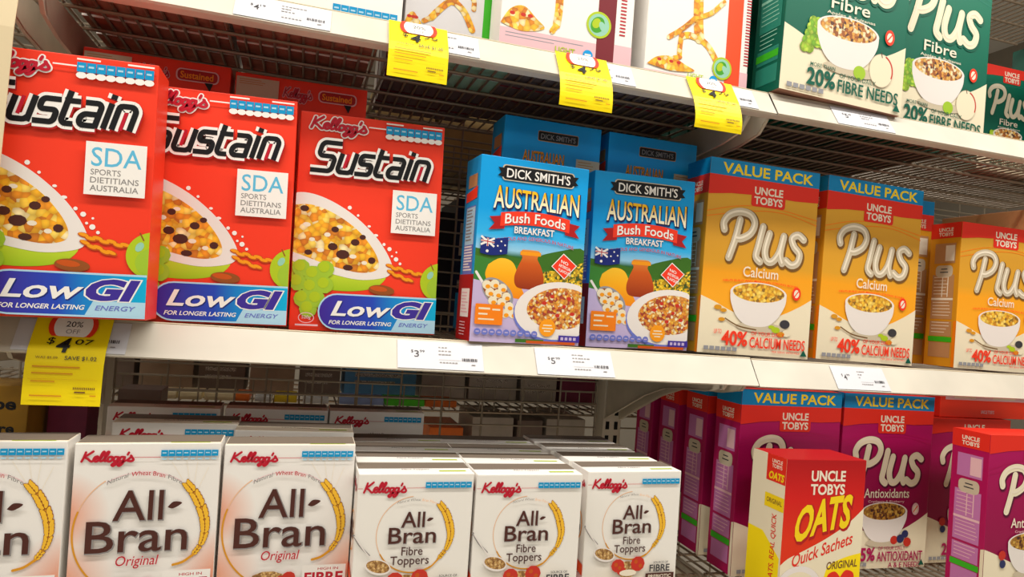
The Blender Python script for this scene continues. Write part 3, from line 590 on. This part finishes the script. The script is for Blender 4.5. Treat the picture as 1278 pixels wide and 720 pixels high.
kind('fibre_jumbo', .240, .358, .07, ('green_print_tall', 'darkgreen', 'tobyred', 'cardboard_bounce'), plus('fibre', True), plus_left('fibre', True))
kind('fibre_small', .158, .222, .06, ('green_print', 'darkgreen', 'tobyred', 'cardboard_bounce'), plus('fibre', False), plus_left('fibre', False))
kind('oats', .143, .217, .075, ('oats_red', 'oatcream', 'deepred', 'cardboard'), oats(), oats_left())
def figure_pack(band, H, fig, heap, disc, bx, foot):
    a = Art(100, H); b0, b1 = bx
    a.part('colour_band'); a.rect(band, b0, 0, b1, H); a.rect('pink', b1, H - 18, 100, H)
    a.part('lower_panel'); a.rect('pink', 0, H - foot, b0, H); a.rects('chipgrey', [(4, H - foot + 3, 62, H - foot + 3.7), (4, H - foot + 5.4, 40, H - foot + 6)])
    a.part('side_text'); a.rects('crimson', [(b1 + 3.4, 30 + i * 2.6, b1 + 8, 31 + i * 2.6) for i in range(int((H - 52) / 2.6))])
    a.part('figure_picture')
    for wd, l in fig: a.strokes('flakes', [l], wd * .72)
    a.part('cereal_picture'); x0, x1, yc, hh = heap
    a.poly('flakes', smooth([(x0, yc + hh * .6), (x0 + (x1 - x0) * .2, yc - hh * .6), (x0 + (x1 - x0) * .5, yc - hh), (x0 + (x1 - x0) * .8, yc - hh * .2), (x1, yc + hh * .5), (x0 + (x1 - x0) * .5, yc + hh), (x0, yc + hh * .6)], 5))
    a.dots('raspberry', [(x0 + (x1 - x0) * q, yc - hh * .3, 2, .7) for q in (.25, .5, .66)])
    a.part('badge'); x, y = disc; a.ell('lime', x, y, 9.6, 9.8); a.ell('palegreen', x, y, 8, 8.2); a.ell('green', x - 1, y, 5, 6.4, 30); a.ell('lime', x - 2, y - 1, 3, 4, 30); a.ell('palegreen', x + 3, y + 1, 2.4, 4, -30)
    a.part('claim'); a.text('lime', 'LIGHT', 41, H - 9, 56, H - 5, .02); a.ell('skyblue', 66, H - 6.5, 3.8, 3.8); a.rects('white', [(63.6, H - 7.4, 68.4, H - 6)])
    return a
lunge = [(13, [(47, 88), (48, 106), (50, 122)]), (8, [(51, 122), (60, 128), (68, 138)]), (8, [(49, 122), (40, 121), (33, 123)]), (6.4, [(33, 122), (32, 131), (32, 141)]), (5, [(33, 141), (27, 142.5)]), (5, [(68, 138), (71, 142)]), (6, [(46, 104), (34, 116), (21, 126)]), (6, [(48, 104), (60, 98), (72, 86)])]
kick = [(8, [(41, 90), (42, 112), (41, 126)]), (6, [(41, 126), (38, 131)]), (12, [(44, 60), (42, 92)])]
dance = [(12, [(38, 96), (40, 118)]), (8, [(40, 116), (30, 126), (22, 136)]), (8, [(40, 118), (50, 126), (58, 140)]), (6, [(22, 136), (16, 140)]), (6, [(38, 100), (56, 112), (58, 122)])]
kind('figure_maroon', .202, .300, .064, ('white', 'white', 'white', 'cardboard_bounce'), figure_pack('maroon', 150, kick, (0, 32, 126, 9), (73, 120), (72, 86), 16))
kind('figure_orange', .178, .289, .064, ('white', 'white', 'white', 'cardboard_bounce'), figure_pack('orangered', 162, lunge, (2, 47, 148, 6), (74, 144), (77, 92), 6))
kind('figure_green', .172, .286, .062, ('grey', 'grey', 'grey', 'palegreen'), figure_pack('brightgreen', 166, dance, (0, 14, 140, 6), (-30, 140), (67, 84), 3))
def strip_pack():
    a = Art(100, 140); a.part('claim'); a.rects('paleblue', [(4, 118, 40, 120), (4, 123, 34, 125)]); strip(a, 52, 128, 97, 134, 137.5, 8, None); a.part('brand_logo'); kelloggs(a, 8, 10, 60, 30, 'crimson'); return a
kind('strip_pack', .190, .270, .062, ('white', 'white', 'white', 'cardboard_bounce'), strip_pack())

# ------------------------------------------------------------------ the room
fl = MB(); fl.box(-3.2, 4.2, -2.2, 4.0, -.1, 0, 'floor_vinyl'); tag(fl.build('floor'), kind='structure')

mat('ceiling_white', (226, 224, 218), .8, .1); mat('wall_paint', (150, 142, 130), .8, .1)
for nm, bx, mm in (('ceiling', (-3.2, 4.2, -2.2, 4.0, 3.2, 3.3), 'ceiling_white'), ('wall_back', (-3.2, 4.2, 4.0, 4.1, 0, 3.2), 'wall_paint'), ('wall_left', (-3.3, -3.2, -2.2, 4.0, 0, 3.2), 'wall_paint'), ('wall_right', (4.2, 4.3, -2.2, 4.0, 0, 3.2), 'wall_paint')):
    q = MB(); q.box(*bx, mm); tag(q.build(nm), kind='structure')

# ------------------------------------------------------------------ shelving
JL, JR = -.339, .667            # section joints along the run
PY = 1.385                      # face of the uprights
def lip_profile(zb, y0): return [(y0 + .024, zb - .002), (y0 + .004, zb - .002), (y0, zb), (y0 + .026, zb + .038), (y0 + .031, zb + .038)]
def shelf(label, x0, x1, zb, y0, back, yb=1.37, pitch=.0197):
    """one wire shelf: lip, long rods, cross wires; zb is the lip's lower edge relative to the camera"""
    z = EYE + zb
    t = thing('wire_shelf', label, 'shelf', (0, 0, 0))
    m = MB(); m.sheet(lip_profile(z, y0), x0, x1, .0016, 'shelf_cream'); m.tube((x0, y0 + .0275, z + .0385), (x1, y0 + .0275, z + .0385), .0016, 'shelf_edge'); m.build('front_lip', t)
    m = MB(); zt = z + .033
    ny = max(2, round((yb - y0 - .07) / .088))
    for i in range(ny + 1):
        y = y0 + .062 + (yb - y0 - .07) * i / ny
        m.tube((x0 + .006, y, zt - .0065), (x1 - .006, y, zt - .0065), .0028, 'wire_steel')
    m.build('support_rod', t)
    m = MB(); n = int((x1 - x0 - .02) / pitch)
    for i in range(n + 1):
        x = x0 + .01 + (x1 - x0 - .02) * i / n
        m.tube((x, y0 + .030, zt - .0015), (x, yb, zt - .0015), .0021, 'wire_steel')
    m.build('wire_deck', t)
    prof = [(y0 + .043, z + .02), (y0 + .05, z + .004), (y0 + .068, z - .014), (y0 + .12, z - .024), (y0 + .18, z - .028), (y0 + .25, z - .037), (y0 + .323, z - .060), (y0 + .423, z - .104), (PY - .004, z - .135), (PY - .004, z + .022)]
    for xb in back:
        b = MB(); b.prism(prof, xb - .0012, xb + .0012, 'bracket_paint')
        s = 1 if xb > (x0 + x1) / 2 else -1
        fl = prof[:-1]; b.sheet(fl, min(xb, xb - s * .0045), max(xb, xb - s * .0045), .0015, 'bracket_paint'); b.build('bracket', t)
    return t
YB = 1.37
shelf('wire shelf above the top packs, over the left and middle', JL + .003, JR - .003, .762, .887, (JL + .016, JR - .016))
shelf('wire shelf above the green packs at top right corner', JR + .002, 1.75, .762, .887, (JR + .016,))
shelf('long cream-edged wire shelf at the top, above the red boxes', JL + .003, JR - .003, .321, .887, (JL + .016, JR - .016))
shelf('cream-edged wire shelf at top right under the green packs', JR + .002, 1.75, .323, .890, (JR + .016,))
shelf('end of a wire shelf in the top left corner past the brown brackets', -.9, JL - .003, .321, .887, (JL - .016,))
shelf('long cream-edged middle wire shelf carrying red and blue boxes', JL + .003, JR - .003, -.090, .887, (JL + .016, JR - .016))
shelf('cream-edged middle wire shelf at right under the gold packs', JR + .002, 1.75, -.0915, .891, (JR + .016,))
shelf('stub of middle wire shelf at the far left edge', -.9, JL - .003, -.090, .887, (JL - .016,))
ZL = -.405
shelf('long bottom wire shelf under the white bran packs', JL - .55, JR - .003, ZL - .040, .775, (JR - .016,))
shelf('bottom wire shelf at right under the magenta packs', JR + .002, 1.75, ZL - .040, .775, (JR + .016,))
def upright(x, label):
    t = thing('upright_post', label, 'shelf post', (x, PY, 0))
    m = MB(); m.box(-.021, .021, 0, .05, 0, EYE + .75, 'post_paint'); m.build('post', t)
    m = MB()
    for i in range(64):
        z = .06 + i * .03
        for dx in (-.010, .010): m.box(dx - .0042, dx + .0042, -.0006, .004, z, z + .017, 'slot_black')
    m.build('slot_row', t)
upright(JL, 'slotted cream shelf upright behind the brown brackets at left'); upright(JR, 'slotted cream shelf upright beside the wire back, below the middle shelf')
def back_grid(x0, x1, label):
    t = thing('wire_back_panel', label, 'wire panel', (0, 0, 0)); m = MB(); n = round((x1 - x0) / .084)
    for i in range(n + 1):
        x = x0 + (x1 - x0) * i / n; m.tube((x, PY + .022, EYE - .60), (x, PY + .022, EYE + .72), .0022, 'back_wire')
    m.build('upright_wire', t); m = MB(); z = -.60
    while z < .72:
        m.tube((x0, PY + .018, EYE + z), (x1, PY + .018, EYE + z), .0019, 'back_wire'); z += .05 if z < -.06 else .0275
    m.build('cross_wire', t)
back_grid(JL + .03, JR - .03, 'wire mesh back of the middle section, behind the white packs'); back_grid(JR + .03, 1.72, 'wire mesh back of the right section, behind the gold packs'); back_grid(-.9, JL - .03, 'wire mesh back of the left section at the picture edge')

# ------------------------------------------------------------------ packs on the middle shelf
ZM = -.0495
G = 'red cereal boxes facing out on the middle shelf'
put('sustain', 'red cereal box cut off by the left edge, jutting over the shelf lip', -.2585, .858, ZM, 0, -1.8, 0, G)
put('sustain', 'red cereal box partly covered by the foremost red box at left', -.1105, .924, ZM, -1, -1.7, 0, G)
put('sustain', 'fully visible red cereal box right of the other two red boxes', .0825, .943, ZM, -.4, -1.4, 0, G)
put('sustain_plain', 'red cereal box lying flat behind the leftmost red boxes', -.215, 1.03, ZM + .0615, 0, 0, 0, cat='cereal box').rotation_euler = (rad(-90), 0, 0)
put('sustain_plain', 'red cereal box lying flat behind the third red box', -.018, 1.03, ZM + .0615, 0, 0, 0).rotation_euler = (rad(-90), 0, 0)
G = 'red boxes stacked behind'
put('sustain_back', 'shaded red box peeking above the gap between the first two red boxes', -.2145, 1.085, ZM + .062, 0, -.8, 0, G)
put('sustain_back', 'shaded red box with a yellow badge peeking above the third red box', -.0185, 1.09, ZM + .062, 0, -.8, 0, G)
G = 'blue breakfast boxes'
put('bush', 'bright blue breakfast box with mango and bowl, left of its twin', .300, .912, ZM, 4.1, -.5, 0, G).scale = (.95, .95, .95)
put('bush', 'blue breakfast box standing between its brighter twin and the gold value packs', .497, .963, ZM, -.1, -.9, 0, G)
for x, l in ((.366, 'blue box lying flat behind the left blue breakfast box'), (.548, 'blue box lying flat behind the right blue breakfast box')):
    put('bush_plain', l, x, 1.036, ZM + .0685).rotation_euler = (rad(-90), 0, 0)
put('bush_back', 'shaded blue box raised behind the left blue breakfast box', .366, 1.046, ZM + .069, .9, 0, 0, G)
put('bush_back', 'shaded blue box raised behind the right blue breakfast box', .547, 1.050, ZM + .069, .8, 0, 0, G)
G = 'gold cereal packs'
put('calcium_value', 'gold value pack with blue band, next to the blue boxes', .706, .963, ZM, -.6, .4, 0, G)
put('calcium_value', 'gold value pack with blue band, right of its twin', .934, .968, ZM, 1.0, .8, 0, G)
put('calcium_value', 'gold value pack turned sideways behind the right value pack', 1.148, 1.146, ZM, 90, 0, 0, G)
put('calcium', 'smaller gold cereal pack without blue band, cut off at right edge', 1.212, .952, ZM, -2, .4, 0, G)
put('calcium_value', 'tan-backed pack turned sideways above the small gold pack at right', 1.385, 1.07, ZM, 90, 0, 0, G)

# ------------------------------------------------------------------ packs on the bottom shelf
G = 'large white bran boxes'
put('allbran', 'white bran box cut off by the left edge, ear of wheat at its right', -.2965, .854, ZL, 0, -1, 0, G)
put('allbran', 'white bran box, middle one of the three in the front row at left', -.1425, .856, ZL, .2, -1.2, 0, G)
put('allbran', 'white bran box touching the smaller topper boxes, rightmost large one', .0075, .859, ZL, -.5, -1, 0, G)
put('allbran_back', 'white bran box just behind the middle large bran box', -.139, .975, ZL, .8, 0, 0, G)
put('allbran_back', 'white bran box just behind the rightmost large bran box', .007, .938, ZL, -.8, 0, 0, G)
put('allbran_back', 'shaded bran box in the back row, leftmost of three', -.173, 1.095, ZL, .6, 0, 0, G)
put('allbran_back', 'shaded bran box in the back row, middle of three', -.020, 1.105, ZL, 0, 0, 0, G)
put('allbran_back', 'shaded bran box in the back row, rightmost with blue strip showing', .130, 1.107, ZL, 0, 0, 0, G)
G = 'small white topper boxes'
nth = ('second', 'third', 'rearmost')
for x, y, yaw, l in ((.151, .822, .1, 'left'), (.2925, .820, -.5, 'middle'), (.446, .838, .8, 'right')):
    put('toppers', 'white topper box with spoon and raspberries, front of the %s column' % l, x, y, ZL, yaw, -.5, 0, G)
    for k in range(3):
        put('toppers_back', 'white topper box, %s from the front in the %s column' % (nth[k], l), x + (.0005 if l == 'left' else -.002 if l == 'middle' else -.005) * (k + 1), y + .0605 * (k + 1), ZL, yaw + random.uniform(-.3, .3), 0, 0, G, only=None)
G = 'magenta cereal packs'
put('antiox_value', 'magenta value pack partly hidden by the yellow oats box', .791, .966, ZL, .3, 0, 0, G)
put('antiox_value', 'magenta value pack directly right of the oats box', .9975, .972, ZL, .3, .4, 0, G)
for i, l in enumerate(('second magenta value pack back in the column behind the oats box', 'third magenta value pack back, beside the white topper boxes', 'rearmost magenta value pack by the slotted post')):
    put('antiox_value', l, .792, .966 + .096 * (i + 1), ZL, 0, 0, 0, G)
put('antiox', 'magenta pack standing back in shade between two others, half hidden', 1.204, .985, ZL, 0, .2, 0, G)
put('antiox', 'magenta pack at the lower right corner, standing forward', 1.140, .822, ZL, 0, 0, 0, G)
put('red_flat', 'flat red pack lying on top of the shaded magenta pack at right', 1.252, .992, ZL + .2630, 0, 0, 0)
put('oats', 'red and yellow oats sachet box standing forward of the magenta packs', .752, .838, ZL, .8, .4, 0, cat='oats box')

# ------------------------------------------------------------------ packs on the top shelf
ZT = .3588
put('strip_pack', 'white pack with blue strip at the top edge, leftmost on top shelf', .005, .945, ZT, 0, 0, 0, 'packs on the top shelf')
put('strip_pack', 'pack seen only from below at the left end of top shelf', -.19, .945, ZT, 0, 0, 0, 'packs on the top shelf')
put('figure_green', 'grey pack with green band on the top shelf', .196, 1.0, ZT, 0, 0, 0, 'packs on the top shelf')
put('figure_maroon', 'white pack with maroon band and flake figure on the top shelf', .336, .932, ZT, -.6, 0, 0, 'packs on the top shelf')
put('figure_orange', 'white pack with orange band and lunging flake figure on top shelf', .549, .932, ZT, .2, 0, 0, 'packs on the top shelf')
put('fibre_jumbo', 'large green pack leaning over the lip of the top shelf', .794, .903, ZT + .004, 1, 1.5, 0, 'green packs on the top shelf')
put('fibre_jumbo', 'green pack behind the right side of the large leaning green pack', 1.046, .962, ZT + .002, 1.5, 1.0, 0, 'green packs on the top shelf')
put('fibre_small', 'small shaded red-topped green pack at the right end of the top shelf', 1.395, 1.10, ZT + .002, 0, 0, 0, 'green packs on the top shelf')


kind('brown_bottom', .190, .270, .064, ('white', 'white', 'white', 'cardboard_bounce')); kind('pale_bottom', .172, .270, .064, ('grey', 'grey', 'grey', 'palegreen'))
kind('dark_bottom', .180, .270, .064, ('maroon', 'white', 'white', 'board_dark')); kind('green_bottom', .225, .30, .07, ('darkgreen', 'darkgreen', 'darkgreen', 'board_dark'))
rown = ('second', 'third', 'fourth', 'fifth', 'last')
for k in range(4):
    y = 1.012 + .072 * k
    for x, kd, l in ((-.225, 'brown_bottom', 'leftmost, by the brown brackets'), (-.025, 'brown_bottom', 'above the shaded red boxes'), (.190, 'pale_bottom' if k < 1 else 'dark_bottom', 'behind the grey green-banded pack'), (.368, 'dark_bottom', 'behind the maroon banded pack'), (.551, 'dark_bottom', 'behind the orange banded pack')):
        yy = y + (.055 if kd != 'brown_bottom' and x == .190 else 0)
        if yy < 1.29: put(kd, 'pack seen through the top shelf wires, %s row, %s' % (rown[k], l), x, yy, ZT - .0035, random.uniform(-1, 1), 0, 0, 'packs behind the front row of the top shelf')
    for x, l in ((.815, 'behind the leaning green pack'), (1.055, 'behind the second green pack')):
        put('green_bottom', 'green pack seen through the right top shelf wires, %s row, %s' % (rown[k], l), x, y + .045 + .006 * k, ZT - .0015, 0, 0, 0, 'green packs behind the front row')
for k in range(2): put('green_bottom', 'green pack at the far right above the small gold pack, %s' % ('nearer' if k == 0 else 'farther back'), 1.60, 1.0 + .1 * k, ZT - .0015)

# ------------------------------------------------------------------ price tickets and yellow offer tags on the lips
def on_lip(zb, y0):
    return lambda x, t, o: (x, y0 + .026 * t - .825 * o, EYE + zb + .038 * t + .565 * o)
def slab(mb, fn, x0, x1, t0, t1, o0, o1, m):
    mb.add([fn(x0, t0, o0), fn(x1, t0, o0), fn(x1, t1, o0), fn(x0, t1, o0), fn(x0, t0, o1), fn(x1, t0, o1), fn(x1, t1, o1), fn(x0, t1, o1)],
           [(0, 3, 2, 1), (4, 5, 6, 7), (0, 1, 5, 4), (1, 2, 6, 5), (2, 3, 7, 6), (3, 0, 4, 7)], m)
def ticket(x0, x1, zb, y0, price, label, seed):
    t = thing('price_ticket', label, 'price ticket', ((x0 + x1) / 2, y0, EYE + zb), group='white price tickets'); fn0 = on_lip(zb, y0); ox, oy, oz = t.location
    fn = lambda x, s, o: tuple(a - b for a, b in zip(fn0(x, s, o), (ox, oy, oz)))
    m = MB(); slab(m, fn, x0, x1, .04, .93, .0006, .0012, 'ticket_white'); m.build('card', t)
    a = Art(110, 42); a.part('print'); big, small = price
    a.text('ink', '$', 17, 14, 20, 19, .0); a.text('ink', big, 21, 15, 27, 25, .01); a.text('ink', small, 28, 14, 34, 18, .0)
    r = random.Random(seed)
    for i in range(3): a.rects('lightink', [(52 + k * 4.2, 8 + i * 5.4, 52 + k * 4.2 + r.uniform(2.4, 3.9), 9.6 + i * 5.4) for k in range(r.randint(3, 7) - i)])
    a.rects('lightink', [(53 + k * 4, 31, 55.8 + k * 4, 32.6) for k in range(6)] + [(52, 27.6, 80, 27.9)]); a.rects('ink', [(82 + k * 1.9, 24, 82 + k * 1.9 + r.uniform(.5, 1.5), 28.5) for k in range(11)]); a.rects('lightink', [(94, 33, 99, 34.4)])
    for pn, me in a.meshes(lambda u, v, o: fn(x0 + (x1 - x0) * u, .04 + .89 * (1 - v), .0012 + o)): link(pn, me, t)
MZ, UZ, UZR, MZR = (-.090, .887), (.321, .887), (.323, .890), (-.0915, .891)
ticket(-.300, -.187, *MZ, ('4', '07'), 'white price ticket behind the yellow tag on the middle shelf lip', 1)
ticket(.124, .238, *MZ, ('3', '99'), 'white price ticket on the lip below the left blue box', 2)
ticket(.313, .428, *MZ, ('5', '99'), 'white price ticket on the lip below the right blue box', 3)
ticket(.813, .917, *MZR, ('4', '99'), 'white price ticket on the lip below the gold value packs', 4)
ticket(-.105, .008, *UZ, ('4', '19'), 'white price ticket on the top lip above the shaded red boxes', 5)
ticket(.086, .200, *UZ, ('4', '79'), 'white price ticket beside the leftmost yellow tag of the top lip', 6)
ticket(.316, .428, *UZ, ('4', '79'), 'white price ticket under the maroon banded pack', 7)
ticket(.520, .632, *UZ, ('4', '79'), 'white price ticket under the orange banded pack', 8)
ticket(.780, .893, *UZR, ('5', '49'), 'white price ticket on the top lip under the green packs', 9)
def offer(x0, x1, zb, y0, drop, price, save, label, bulge=.004, skew=0.0):
    """yellow card folded over the lip and hanging below it"""
    t = thing('offer_tag', label, 'price tag', ((x0 + x1) / 2, y0, EYE + zb), group='yellow offer tags')
    prof = [(.026 * s - .825 * .0034, .038 * s + .565 * .0034) for s in (.99, .8, .6, .4, .2, .06)]
    n = 7
    for i in range(n): k = (i + 1) / n; prof.append((-.0045 - bulge * math.sin(k * 2.2), -.002 - drop * k))
    m = MB(); W = x1 - x0; m.sheet(prof, -W / 2, W / 2, -.0004, 'tag_yellow'); m.build('card', t)
    L = [0]
    for a, b in zip(prof, prof[1:]): L.append(L[-1] + math.dist(a, b))
    def fn(u, v, o):
        d = v * L[-1]; i = 0
        while i < len(L) - 2 and L[i + 1] < d: i += 1
        k = (d - L[i]) / (L[i + 1] - L[i]); a, b = prof[i], prof[i + 1]; dy, dz = b[0] - a[0], b[1] - a[1]; q = math.hypot(dy, dz)
        return (W * (u - .5), a[0] + dy * k + dz / q * (o + .0012), a[1] + dz * k - dy / q * (o + .0012))
    H = 100 * L[-1] / W; a = Art(100, H); a.part('discount_mark')
    cut = H * .25; c = [(x, min(y, cut)) for x, y in ell_pts(50, cut * .45, 32, cut * .9)]; a.poly('red', c); a.poly('white', [(x, min(y, cut)) for x, y in ell_pts(50, cut * .45, 25, cut * .80)])
    a.text('ink', '20%', 40, cut * .24, 62, cut * .52, .01); a.text('lightink', 'OFF', 42, cut * .64, 60, cut * .86, .0)
    a.part('price'); big, small = price; y = H * .27
    a.text('black', '$', 22, y, 32, y + H * .09, .0, .1); a.text('black', big, 35, y, 53, y + H * .17, .03, .15); a.text('black', small, 58, y + H * .01, 82, y + H * .075, .005, .1)
    a.part('print'); a.text('shadowbrown', 'WAS $' + save[0], 12, H * .485, 40, H * .515, .0); a.text('ink', 'SAVE $' + save[1], 49, H * .475, 90, H * .525, .006)
    a.rects('gold', [(10, H * .585, 70, H * .60), (10, H * .655, 62, H * .668), (6, H * .72, 94, H * .722), (10, H * .74, 40, H * .752), (10, H * .89, 50, H * .905), (86, H * .88, 94, H * .893)])
    a.rects('shadowbrown', [(64 + k * 2.4, H * .80, 65.4 + k * 2.4, H * .825) for k in range(12)] + [(66, H * .845, 80, H * .86)])
    for pn, me in a.meshes(fn): link(pn, me, t)
    return t
offer(-.283, -.206, *MZ, .055, ('4', '07'), ('5.09', '1.02'), 'yellow offer tag on the middle shelf, under the leftmost red boxes', .002)
offer(.080, .157, *UZ, .040, ('4', '79'), ('5.99', '1.20'), 'yellow offer tag under the grey pack with green band', .001)
offer(.311, .389, *UZ, .042, ('4', '79'), ('5.99', '1.20'), 'curled yellow offer tag under the maroon banded pack', .006)
offer(.518, .596, *UZ, .042, ('4', '79'), ('5.99', '1.20'), 'curled yellow offer tag under the orange banded pack, next to the bracket', .008)
m = MB(); m.sheet([(.8825, EYE + .352), (.868, EYE + .330), (.846, EYE + .30), (.840, EYE + .25), (.838, EYE + .1), (.838, EYE - .14)], -.372, -.307, .0012, 'strip_plastic')
tag(m.build('shelf_strip'), 'pale cream plastic strip hanging at the far left edge of the picture', 'plastic strip')

# ------------------------------------------------------------------ goods on the far side of the wire back
def far_shelf(zb, label):
    t = thing('wire_shelf', label, 'shelf'); z = EYE + zb; m = MB()
    for i in range(6): m.tube((-1.0, 1.46 + i * .085, z - .005), (1.75, 1.46 + i * .085, z - .005), .0028, 'wire_steel')
    m.build('support_rod', t); m = MB()
    for i in range(112): m.tube((-1.0 + i * .0247, 1.455, z - .001), (-1.0 + i * .0247, 1.89, z - .001), .0019, 'wire_steel')
    m.build('wire_deck', t); m = MB()
    for dz in (.022, .048): m.tube((-1.0, 1.457, z + dz), (1.75, 1.457, z + dz), .0022, 'back_wire')
    for i in range(84): m.tube((-1.0 + i * .033, 1.457, z), (-1.0 + i * .033, 1.457, z + .048), .0015, 'back_wire')
    m.build('rail', t); return t
far_shelf(-.228, 'wire shelf with a low rail seen through the back, below the middle shelf'); far_shelf(.285, 'wire shelf seen through the back above the blue box gap'); far_shelf(-.075, 'wire shelf seen through the back behind the blue boxes'); far_shelf(-.50, 'wire shelf seen through the back behind the small topper boxes')
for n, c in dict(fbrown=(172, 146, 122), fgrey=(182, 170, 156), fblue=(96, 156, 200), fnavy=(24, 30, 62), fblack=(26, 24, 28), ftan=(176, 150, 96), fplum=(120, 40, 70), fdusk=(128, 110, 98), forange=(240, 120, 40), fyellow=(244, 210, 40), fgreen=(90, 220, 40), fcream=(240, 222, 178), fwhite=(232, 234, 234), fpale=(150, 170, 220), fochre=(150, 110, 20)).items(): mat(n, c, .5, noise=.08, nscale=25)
def far_pack(x0, x1, z0, z1, y, d, m, label, band=None, group='goods beyond the wire back', name='far_pack', cat='packet', words=None):
    t = thing(name, label, cat, ((x0 + x1) / 2, y, EYE + z0), group=group); w, h = x1 - x0, z1 - z0
    link('carton', carton_mesh(w, h, d, m, m, m, m), t)
    a = Art(100, 100)
    if band: a.part('label_panel'); a.rects(band, [(12, 18, 88, 42)]); a.rects('smallprint', [(14, 60, 80, 66), (14, 72, 70, 78)])
    if words:
        a.part('lettering')
        for s, q in words: a.text('black', s, *q, .03)
    for pn, me in a.meshes(lambda u, v, o: ((u - .5) * w, -o, (1 - v) * h)): link(pn, me, t)
    return t
row = [(-.42, -.31, -.088, 'fdusk', None), (-.30, -.20, -.10, 'fbrown', None), (-.19, -.10, -.09, 'fdusk', 'fcream'), (-.09, .0, -.09, 'fbrown', None), (.01, .095, -.10, 'fdusk', 'fgrey'), (.105, .262, -.088, 'fblue', 'fdusk'), (.275, .375, -.10, 'fgrey', None), (.385, .50, -.09, 'fgrey', 'fdusk'), (.51, .60, -.11, 'fgrey', 'fplum'), (.61, .70, -.10, 'fplum', None), (.72, .83, -.09, 'fgrey', None)]
say = {'fdusk': 'dusky brown', 'fbrown': 'brown', 'fblue': 'blue', 'fgrey': 'grey', 'fplum': 'plum', 'forange': 'orange', 'fyellow': 'yellow', 'fgreen': 'bright green', 'fcream': 'cream', 'fwhite': 'white', 'fpale': 'pale blue', 'fnavy': 'navy', 'fblack': 'black', 'ftan': 'tan', 'fochre': 'ochre'}
plc = ['left of the slotted post at left', 'at the left end', 'second from the left', 'third from the left', 'next to the blue one', 'with a dark panel, the only blue one', 'right of the blue one', 'second right of the blue one', 'with a plum panel', 'near the slotted post', 'past the slotted post']
for (a0, a1, h, m_, b), p in zip(row, plc): far_pack(a0, a1, -.2255, h, 1.56, .14, m_, '%s carton seen dimly through the wire back, %s' % (say[m_], p), b)
tabs = [(-.275, -.215, 'fcream'), (-.212, -.17, 'fcream'), (-.165, -.112, 'fcream'), (-.108, -.082, 'forange'), (-.072, -.04, 'fwhite'), (-.035, .008, 'fyellow'), (.02, .07, 'fwhite'), (.092, .182, 'fpale'), (.186, .268, 'fgreen'), (.270, .338, 'forange')]
pl2 = ['first of three at left', 'middle of three at left', 'last of three at left', 'small, right of the cream ones', 'left of the yellow one', 'between two white ones', 'right of the yellow one', 'left of the green one', 'below the middle ticket', 'right of the green one']
for (a0, a1, m_), p in zip(tabs, pl2): far_pack(a0, a1, -.2262, -.2125 if m_ != 'fwhite' else -.215, 1.468, .07, m_, 'thin %s packet lying behind the wire back, %s' % (say[m_], p), None, 'thin packets on the far shelf')
low = [(.29, .365, -.31, 'forange', None), (.385, .48, -.285, 'fgrey', None), (.49, .55, -.29, 'fdusk', None), (.56, .655, -.285, 'fgrey', None)]
for (a0, a1, h, m_, b), p in zip(low, ['behind the topper boxes at left', 'behind the middle topper column', 'between two grey ones', 'near the slotted post, low down']): far_pack(a0, a1, -.498, h + .035, 1.50, .14, m_, '%s carton on the low far shelf, %s' % (say[m_], p), b)
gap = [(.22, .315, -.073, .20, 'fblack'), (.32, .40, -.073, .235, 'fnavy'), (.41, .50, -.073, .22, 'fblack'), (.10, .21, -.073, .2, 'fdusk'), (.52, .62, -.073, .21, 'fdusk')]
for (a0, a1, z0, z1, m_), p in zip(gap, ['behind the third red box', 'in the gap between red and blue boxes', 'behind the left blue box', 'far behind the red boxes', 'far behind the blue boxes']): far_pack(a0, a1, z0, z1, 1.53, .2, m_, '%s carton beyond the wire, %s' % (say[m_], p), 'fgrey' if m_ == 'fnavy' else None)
for i, (a0, a1, m_) in enumerate([(.12, .25, 'ftan'), (.26, .39, 'ftan'), (.40, .53, 'fgrey'), (-.05, .10, 'fdusk'), (.55, .66, 'fdusk')]): far_pack(a0, a1, .288, .48, 1.51, .3, m_, '%s carton high beyond the wire, %s' % (say[m_], ['above the third red box', 'above the gap by the blue boxes', 'above the left blue box', 'above the second red box', 'above the right blue box'][i]))
far_pack(-.462, -.325, ZL + .001, -.150, 1.04, .08, 'fochre', 'ochre pack with black words in shade at the left edge', None, None, words=[('Recipe', (40, 6, 90, 14)), ('More', (58, 19, 90, 24)), ('Protein', (48, 28, 88, 35))])
far_pack(-.320, -.272, ZL + .001, -.180, 1.10, .06, 'fplum', 'dim pinkish pack in shade below the yellow offer tag', 'fdusk', None)
far_pack(-.262, -.200, ZL + .001, -.175, 1.22, .06, 'fdusk', 'dim dusky pack behind the bran boxes, right of the pinkish one', None, None)
